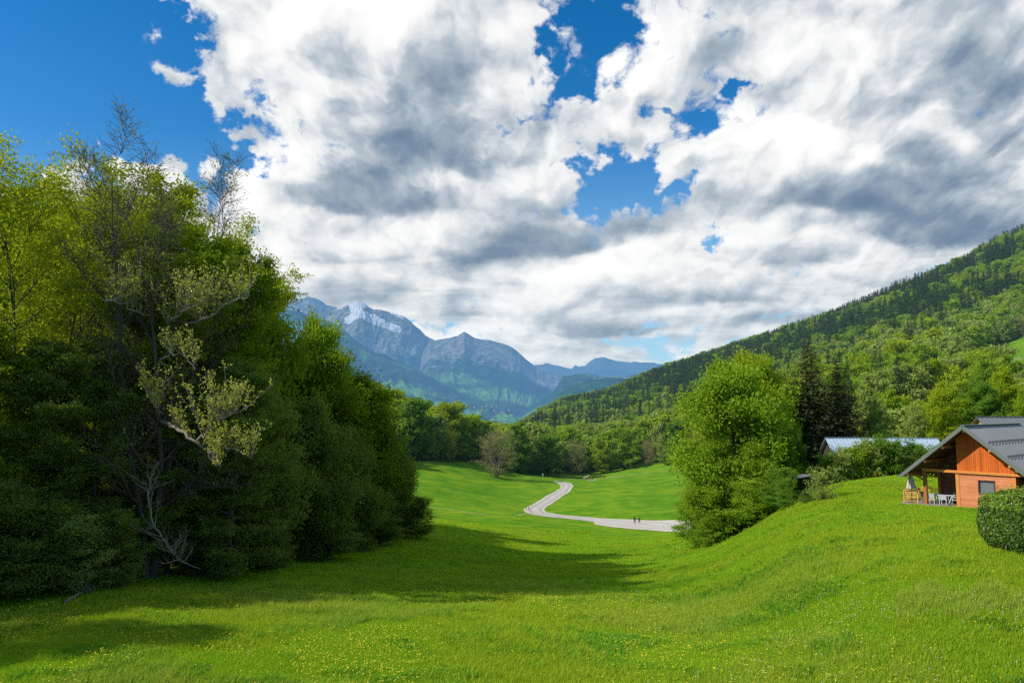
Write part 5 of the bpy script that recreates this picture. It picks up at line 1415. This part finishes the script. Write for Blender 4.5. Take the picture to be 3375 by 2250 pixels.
def person(label, loc, rz, top_m, leg_m, skin_m, hair_m, stride=.16, shorts=False, shoe_m=None, h=1.72):
    e = empty('person', loc, rz, h/1.72); tag(e, label, 'person', None)
    s = stride
    J = {'pelvis': (0, 0, .93, .135, .105), 'waist': (0, -.01, 1.08, .125, .095), 'chest': (0, -.01, 1.28, .155, .11), 'neck0': (0, 0, 1.44, .075, .07), 'neck': (0, -.01, 1.50, .052, .052), 'head': (0, -.03, 1.60, .080, .095), 'crown': (0, -.03, 1.68, .060, .075)}
    B = [('pelvis', 'waist'), ('waist', 'chest'), ('chest', 'neck0'), ('neck0', 'neck'), ('neck', 'head'), ('head', 'crown')]
    for sd, x in (('l', -1), ('r', 1)):
        f = s*x
        J[sd+'hip'] = (.09*x, 0, .88, .092); J[sd+'knee'] = (.10*x, -f*.62-.03, .49, .058); J[sd+'ankle'] = (.10*x, -f*1.05+.02, .09, .040); J[sd+'toe'] = (.115*x, -f*1.05-.15, .035, .034)
        B += [('pelvis', sd+'hip'), (sd+'hip', sd+'knee'), (sd+'knee', sd+'ankle'), (sd+'ankle', sd+'toe')]
        J[sd+'sh'] = (.175*x, 0, 1.40, .062); J[sd+'el'] = (.245*x, f*.45+.02, 1.13, .044); J[sd+'wr'] = (.255*x, f*.95-.06, .90, .030); J[sd+'palm'] = (.255*x, f*1.0-.07, .85, .034, .022)
        B += [('neck0', sd+'sh'), (sd+'sh', sd+'el'), (sd+'el', sd+'wr'), (sd+'wr', sd+'palm')]
        finger_joints(J, B, sd, (.255*x, f*1.0-.07, .85+.05), x)
    body = skin_body('body', J, B, skin_m, e)
    # clothes follow the body: shells grown on the same joints
    gJ = {k: (*J[k][:3], J[k][3]*1.14, (J[k][4] if len(J[k]) > 4 else J[k][3])*1.18) for k in ('waist', 'chest', 'neck0', 'lsh', 'rsh', 'lel', 'rel')}
    gJ['hem'] = (0, 0, .95, .155, .125)
    skin_body('shirt', {k: gJ[k] for k in ('waist', 'hem', 'chest', 'neck0', 'lsh', 'rsh', 'lel', 'rel')}, [('hem', 'waist'), ('waist', 'chest'), ('chest', 'neck0'), ('neck0', 'lsh'), ('neck0', 'rsh'), ('lsh', 'lel'), ('rsh', 'rel')], top_m, e)
    tJ = {'pelvis': (0, 0, .95, .15, .12)}; tB = []
    for sd in 'lr':
        hp, kn, an = Vector(J[sd+'hip'][:3]), Vector(J[sd+'knee'][:3]), Vector(J[sd+'ankle'][:3])
        tJ[sd+'hip'] = (*hp, .108); tB.append(('pelvis', sd+'hip'))
        if shorts: m_ = hp.lerp(kn, .75); tJ[sd+'k'] = (*m_, .085); tB.append((sd+'hip', sd+'k'))
        else: tJ[sd+'k'] = (*kn, .070); tJ[sd+'a'] = (*an, .056); tB += [(sd+'hip', sd+'k'), (sd+'k', sd+'a')]
    skin_body('shorts' if shorts else 'trousers', tJ, tB, leg_m, e)
    hm = MB()
    for i in range(7):
        for j in range(14):
            th, ph = .02 + i*.27, 2*math.pi*j/14
            hm.v.append((.094*math.sin(th)*math.cos(ph), -.012 + .112*math.sin(th)*math.sin(ph), 1.615 + .118*math.cos(th)))
    hm.f = [(i*14+j, i*14+(j+1) % 14, (i+1)*14+(j+1) % 14, (i+1)*14+j) for i in range(6) for j in range(14)] + [tuple(range(14))]
    hm.build('hair', hair_m, e, smooth=True)
    fc = MB()
    for x in (-.032, .032): fc.tube([(x, -.118, 1.605), (x, -.126, 1.605)], .010, 8)
    fc.build('eyes', hair_m, body)
    MB().add([(-.013,-.12,1.575), (.013,-.12,1.575), (0,-.148,1.572), (0,-.118,1.61)], [(0,1,2), (0,2,3), (1,3,2), (0,3,1)]).build('nose', skin_m, body)
    MB().box(-.026, .026, -.122, -.112, 1.545, 1.552).build('mouth', simple_mat('lips', (.35, .12, .10), .6, .05), body)
    for x in (-1, 1): MB().tube([(x*.082, -.02, 1.62), (x*.094, -.01, 1.585)], [.020, .015], 6).build('ear', skin_m, body)
    for sd in 'lr':
        an, to = Vector(J[sd+'ankle'][:3]), Vector(J[sd+'toe'][:3])
        MB().bar(an+Vector((0,.05,-.055)), to+Vector((0,-.03,0)), .095, .075).build('shoe', shoe_m or hair_m, e, .02)
    return e

def horse(label, loc, rz, coat, mane, h=1.55, grazing=False, head_up=True, group=None):
    e = empty('horse', loc, rz, h/1.55); tag(e, label, 'horse', group)
    J = {'rump': (.62, 0, 1.30, .25, .27), 'back': (.15, 0, 1.22, .25, .30), 'chest': (-.42, 0, 1.22, .24, .32), 'breast': (-.66, 0, 1.22, .17, .22)}
    B = [('rump', 'back'), ('back', 'chest'), ('chest', 'breast')]
    if grazing: nk = [(-.90, 0, 1.12, .15, .17), (-1.12, 0, .80, .11, .13), (-1.25, 0, .52, .10, .11)]; hd = [(-1.38, 0, .32, .085, .09), (-1.46, 0, .12, .055, .06)]
    else: nk = [(-.86, 0, 1.44, .15, .18), (-1.06, 0, 1.70, .11, .14), (-1.20, 0, 1.86, .10, .11)]; hd = [(-1.42, 0, 1.74, .085, .095), (-1.62, 0, 1.56, .055, .06)]
    prev = 'breast'
    for i, q in enumerate(nk + hd): k = f'n{i}'; J[k] = q; B.append((prev, k)); prev = k
    for sd, y in (('l', -1), ('r', 1)):
        J[sd+'stifle'] = (.52, .17*y, .93, .13); J[sd+'hock'] = (.84, .17*y, .56, .062); J[sd+'fet'] = (.78, .17*y, .16, .045); J[sd+'hoof'] = (.72, .17*y, .04, .055)
        J[sd+'hipj'] = (.62, .14*y, 1.18, .17); B += [('rump', sd+'hipj'), (sd+'hipj', sd+'stifle'), (sd+'stifle', sd+'hock'), (sd+'hock', sd+'fet'), (sd+'fet', sd+'hoof')]
        o = .10*y
        J[sd+'elb'] = (-.46, .16*y, .90, .10); J[sd+'knee'] = (-.47+o, .16*y, .52, .058); J[sd+'ff'] = (-.46+o, .16*y, .15, .042); J[sd+'fh'] = (-.51+o, .16*y, .04, .055)
        B += [('chest', sd+'elb'), (sd+'elb', sd+'knee'), (sd+'knee', sd+'ff'), (sd+'ff', sd+'fh')]
    body = skin_body('body', J, B, coat, e)
    t = MB().tube([(.84, 0, 1.38), (.98, 0, 1.22), (1.02, 0, .90), (.98, 0, .60)], [.04, .07, .075, .02]).build('tail', mane, e, smooth=True)
    mp = [nk[2], nk[1], nk[0]]
    MB().tube([(mp[0][0]+.04, 0, mp[0][2]+.10), (mp[1][0]+.10, 0, mp[1][2]+.11), (mp[2][0]+.12, 0, mp[2][2]+.14), (-.55, 0, 1.50)], [.03, .055, .055, .02]).build('mane', mane, e, smooth=True)
    hx, hz = nk[2][0], nk[2][2]
    for y in (-1, 1): MB().tube([(hx, .06*y, hz+.06), (hx+.02, .075*y, hz+.20)], [.035, .006], 6).build('ear', coat, body)
    return e

def build_life():
    sk = simple_mat('skin', (.46, .25, .17), .6, .08, 6); blk = simple_mat('black_cloth', (.018, .02, .018), .8, .2, 8)
    olive = simple_mat('dark_olive_shirt', (.07, .055, .025), .8, .2, 8); brown = simple_mat('brown_shorts', (.22, .11, .06), .8, .2, 8)
    hair = simple_mat('dark_hair', (.02, .015, .01), .7, .2, 20); shoe = simple_mat('pale_shoes', (.55, .52, .50), .6, .1, 8)
    c = at(634.6, 523.6); c.z += .075
    person('person in black clothes walking across the pale yard', c, .35, blk, blk, sk, hair, .14)
    d = at(639.3, 524.4); d.z += .075
    person('person in dark top and shorts walking beside the one in black', d, .1, olive, brown, sk, hair, .17, True, shoe, 1.80)
    cream = simple_mat('cream_coat', (.68, .60, .44), .7, .15, 1.5); bay = simple_mat('bay_coat', (.20, .095, .04), .6, .2, 1.5); mane = simple_mat('dark_mane', (.03, .02, .015), .8, .2, 8)
    g = 'horses grazing beside the road'
    horse('cream white horse standing on the far meadow', at(586, 479.3), math.pi+.15, cream, cream, 1.66, group=g)
    horse('dark brown horse half behind the cream white one', at(591.5, 479.6), .25, bay, mane, 1.45, True, group=g)
    horse('brown horse standing alone to the right of the other two', at(602.8, 478.4), .1, bay, mane, 1.5, group=g)
    # pale water trough in front of the horses
    tr = at(592.5, 480.3); q = MB().box(-1.6, 1.6, -.35, .35, 0, .12).box(-1.6, 1.6, -.35, -.25, .12, .45).box(-1.6, 1.6, .25, .35, .12, .45).box(-1.6, -1.5, -.25, .25, .12, .45).box(1.5, 1.6, -.25, .25, .12, .45).build('water_trough', simple_mat('pale_concrete', (.6, .58, .52), .8, .1, 3), None, loc=tr, rz=.05)
    tag(q, 'long pale trough on the grass in front of the horses', 'trough')

def blade_tuft(name, mat, rng, n, h, w, spread, flower=None):
    V, F, t = [], [], []
    for i in range(n):
        a = rng.uniform(0, 6.28); r = spread*math.sqrt(rng.uniform()); x, y = r*math.cos(a), r*math.sin(a)
        d = rng.uniform(0, 6.28); ln = h*rng.uniform(.5, 1.15); bend = rng.uniform(.15, .75)*ln
        wx, wy = math.cos(d+1.57)*w, math.sin(d+1.57)*w; dx, dy = math.cos(d)*bend, math.sin(d)*bend
        k = len(V)
        V += [(x-wx, y-wy, -.03), (x+wx, y+wy, -.03), (x+dx*.35+wx*.8, y+dy*.35+wy*.8, ln*.6), (x+dx*.35-wx*.8, y+dy*.35-wy*.8, ln*.6), (x+dx, y+dy, ln)]
        F += [(k, k+1, k+2, k+3), (k+3, k+2, k+4, k+4)]
        tt = rng.uniform(.1, .9); t += [tt*.5]*2 + [tt]*2 + [min(1, tt+.15)]
    Q = [f for f in F if f[2] != f[3]]; Tt = [f[:3] for f in F if f[2] == f[3]]
    return np_mesh(name, V, [np.array(Q), np.array(Tt)], [mat], tint=t)

def build_grass():
    rng = np.random.default_rng(8)
    gm = leaf_mat('grass_blades', (.105, .185, .010), (.205, .285, .015), .44, False, .22, (1.0, 1.05, .5))
    gy = leaf_mat('pale_grass_blades', (.125, .180, .008), (.210, .260, .018), .35, False, .22, (1.0, 1.05, .5))
    gd = leaf_mat('dark_weed_leaves', (.050, .125, .010), (.100, .200, .013), .32, False, .25)
    gb = leaf_mat('dry_grass_stems', (.120, .175, .016), (.215, .255, .034), .38, False, .3, (1.0, 1.0, .6))
    src = [blade_tuft(f'tuft_{i}', gm, rng, 22, .20, .008, .19) for i in range(3)] + [blade_tuft(f'pale_{i}', gy, rng, 16, .27, .007, .19) for i in range(2)] + [blade_tuft('weed', gd, rng, 14, .20, .020, .15), blade_tuft('dry', gb, rng, 12, .40, .006, .16)]
    def cloud(n, d0, d1, pw):
        u = rng.uniform(-.96, .96, n); l = rng.uniform(0, 1, n); d = (d0**pw + l*(d1**pw-d0**pw))**(1/pw)
        return u*d, d
    X, Y = [], []
    for n, d0, d1 in ((195000, 21, 46), (143000, 46, 80), (91000, 80, 150)):
        x, y = cloud(n, d0, d1, 1.4); X.append(x); Y.append(y)
    x, y = np.concatenate(X), np.concatenate(Y)
    z = terr(x, y); px = 512 + LENS_F*x/y; py = HOR - LENS_F*z/y
    ok = (wooded(x, y) < .5)
    px = 512 + LENS_F*x/y
    # the house and its terrace stay free of grass
    a = math.atan2(-.778, .628); lx = (x-36.7)*math.cos(a)+(y-59)*math.sin(a); ly = -(x-36.7)*math.sin(a)+(y-59)*math.cos(a)
    ok &= ~((lx > -5.5) & (lx < 5) & (ly > -.9) & (ly < 11.3))
    ok &= ~((y > 128) & (py < 533) & (px > 590) & (px < 705))
    x, y, z, px, py = x[ok], y[ok], z[ok], px[ok], py[ok]; n = x.size
    m = fbm(x/7, y/7, 4, 61); m2 = fbm(x/2.2, y/2.2, 3, 67)
    idx = rng.integers(0, 3, n); r = rng.uniform(size=n)
    idx = np.where(r < sstep(.46, .70, m)*.75, 3 + rng.integers(0, 2, n), idx)
    idx = np.where((m2 > .60) & (r > .45 + .3*(y > 50)), 5, idx)
    idx = np.where((y < 110) & (fbm(x/5, y/5, 3, 71) > .66) & (r > .3 + .45*(y > 50)), 5, idx)
    dry = fbm(x/11 + 9, y/11, 4, 91); idx = np.where((r > .2) & (r < .2 + .26*sstep(.55, .74, dry)), 6, idx)
    patch_ = (np.abs(x/y*LENS_F+512-955) < 70) & (np.abs(py-596+6*np.sin(px/9)) < 13)
    idx = np.where(patch_ & (r < .6), 6, idx)
    sc = rng.uniform(.65, 1.25, n)*(1 + .6*(m2-.5))*(1 + .3*(m-.5))*np.clip(y/70, 1.0, 1.8)
    o = scatter('grass', 'grass', np.stack([x, y, z-.02], 1), rng.uniform(0, 6.28, n), sc, idx, src, sc/np.clip(y/60, 1.0, 2.0))
    tag(o, 'uneven green meadow grass with darker weeds', 'grass')
    # flowers: buttercups and dandelion clocks
    fy = simple_mat('yellow_petals', (.70, .58, .03), .6, .1, 40); fw = simple_mat('white_seed_heads', (.55, .56, .42), .8, .1, 40)
    def flower(name, mat, r, h):
        V, F = [], []
        k = 7
        for j in range(k): V.append((r*math.cos(6.283*j/k), r*math.sin(6.283*j/k), h + .3*r))
        V.append((0, 0, h - .2*r)); V.append((0, 0, h + .9*r))
        F = [(j, (j+1) % k, k+1) for j in range(k)] + [((j+1) % k, j, k) for j in range(k)]
        V += [(-.006, 0, 0), (.006, 0, 0), (0, 0, h)]; F.append((k+2, k+3, k+4))
        return np_mesh(name, V, np.array(F), [mat])
    fs = [flower('buttercup', fy, .032, .27), flower('seed_head', fw, .024, .25)]
    n = 78000
    x, y = cloud(n, 23, 105, 1.15); 
    z = terr(x, y); px = 512 + LENS_F*x/y; py = HOR - LENS_F*z/y
    f1 = fbm(x/6+3, y/6, 4, 81); f2 = fbm(x/3.0, y/3.0, 3, 87)
    # yellow: strongest in the left and middle of the near meadow; white: towards the right
    py_ = sstep(.46, .62, f1)*(.35 + .75*sstep(760, 420, px))*sstep(565, 615, py) + .10*sstep(.5, .6, f2) + .35*((py < 545) & (py > 500) & (px < 640))*sstep(.45, .6, f1)
    pw_ = sstep(.50, .68, f2)*(.02 + .60*sstep(560, 900, px))*sstep(560, 590, py) + .8*((np.abs(px-945) < 75) & (np.abs(py-596) < 16))*sstep(.4, .55, f2)
    r = rng.uniform(size=n); idx = np.where(rng.uniform(size=n) < py_/(py_+pw_+1e-6), 0, 1)
    ok = (r < np.minimum(1, py_*1.0+pw_*.5)) & (wooded(x, y) < .5) & ~((np.hypot(x-38, y-62) < 9))
    x, y, z, idx = x[ok], y[ok], z[ok], idx[ok]; n = x.size
    sc = rng.uniform(.7, 1.3, n)*np.clip(y/60, .9, 1.5)
    o = scatter('wildflowers', 'flowers', np.stack([x, y, z], 1), rng.uniform(0, 6.28, n), sc, idx, fs)
    tag(o, 'yellow buttercups and white seed heads strewn over the meadow', 'flowers')
import time
_t = time.time()
def lap(s): print('%-14s %.1f' % (s, time.time()-_t), flush=True)
build_world(); build_sun_camera()
build_ground(); lap('ground'); build_roads(); build_mountains(); lap('mountains')
M = build_leaf_mats(); build_kinds(); lap('kinds')
build_left_wood(); build_left_details(); build_mid_trees(); lap('trees')
build_forest(); lap('forest')
build_buildings(); build_laurel(); lap('buildings')
build_life(); lap('life')
build_grass(); lap('grass')
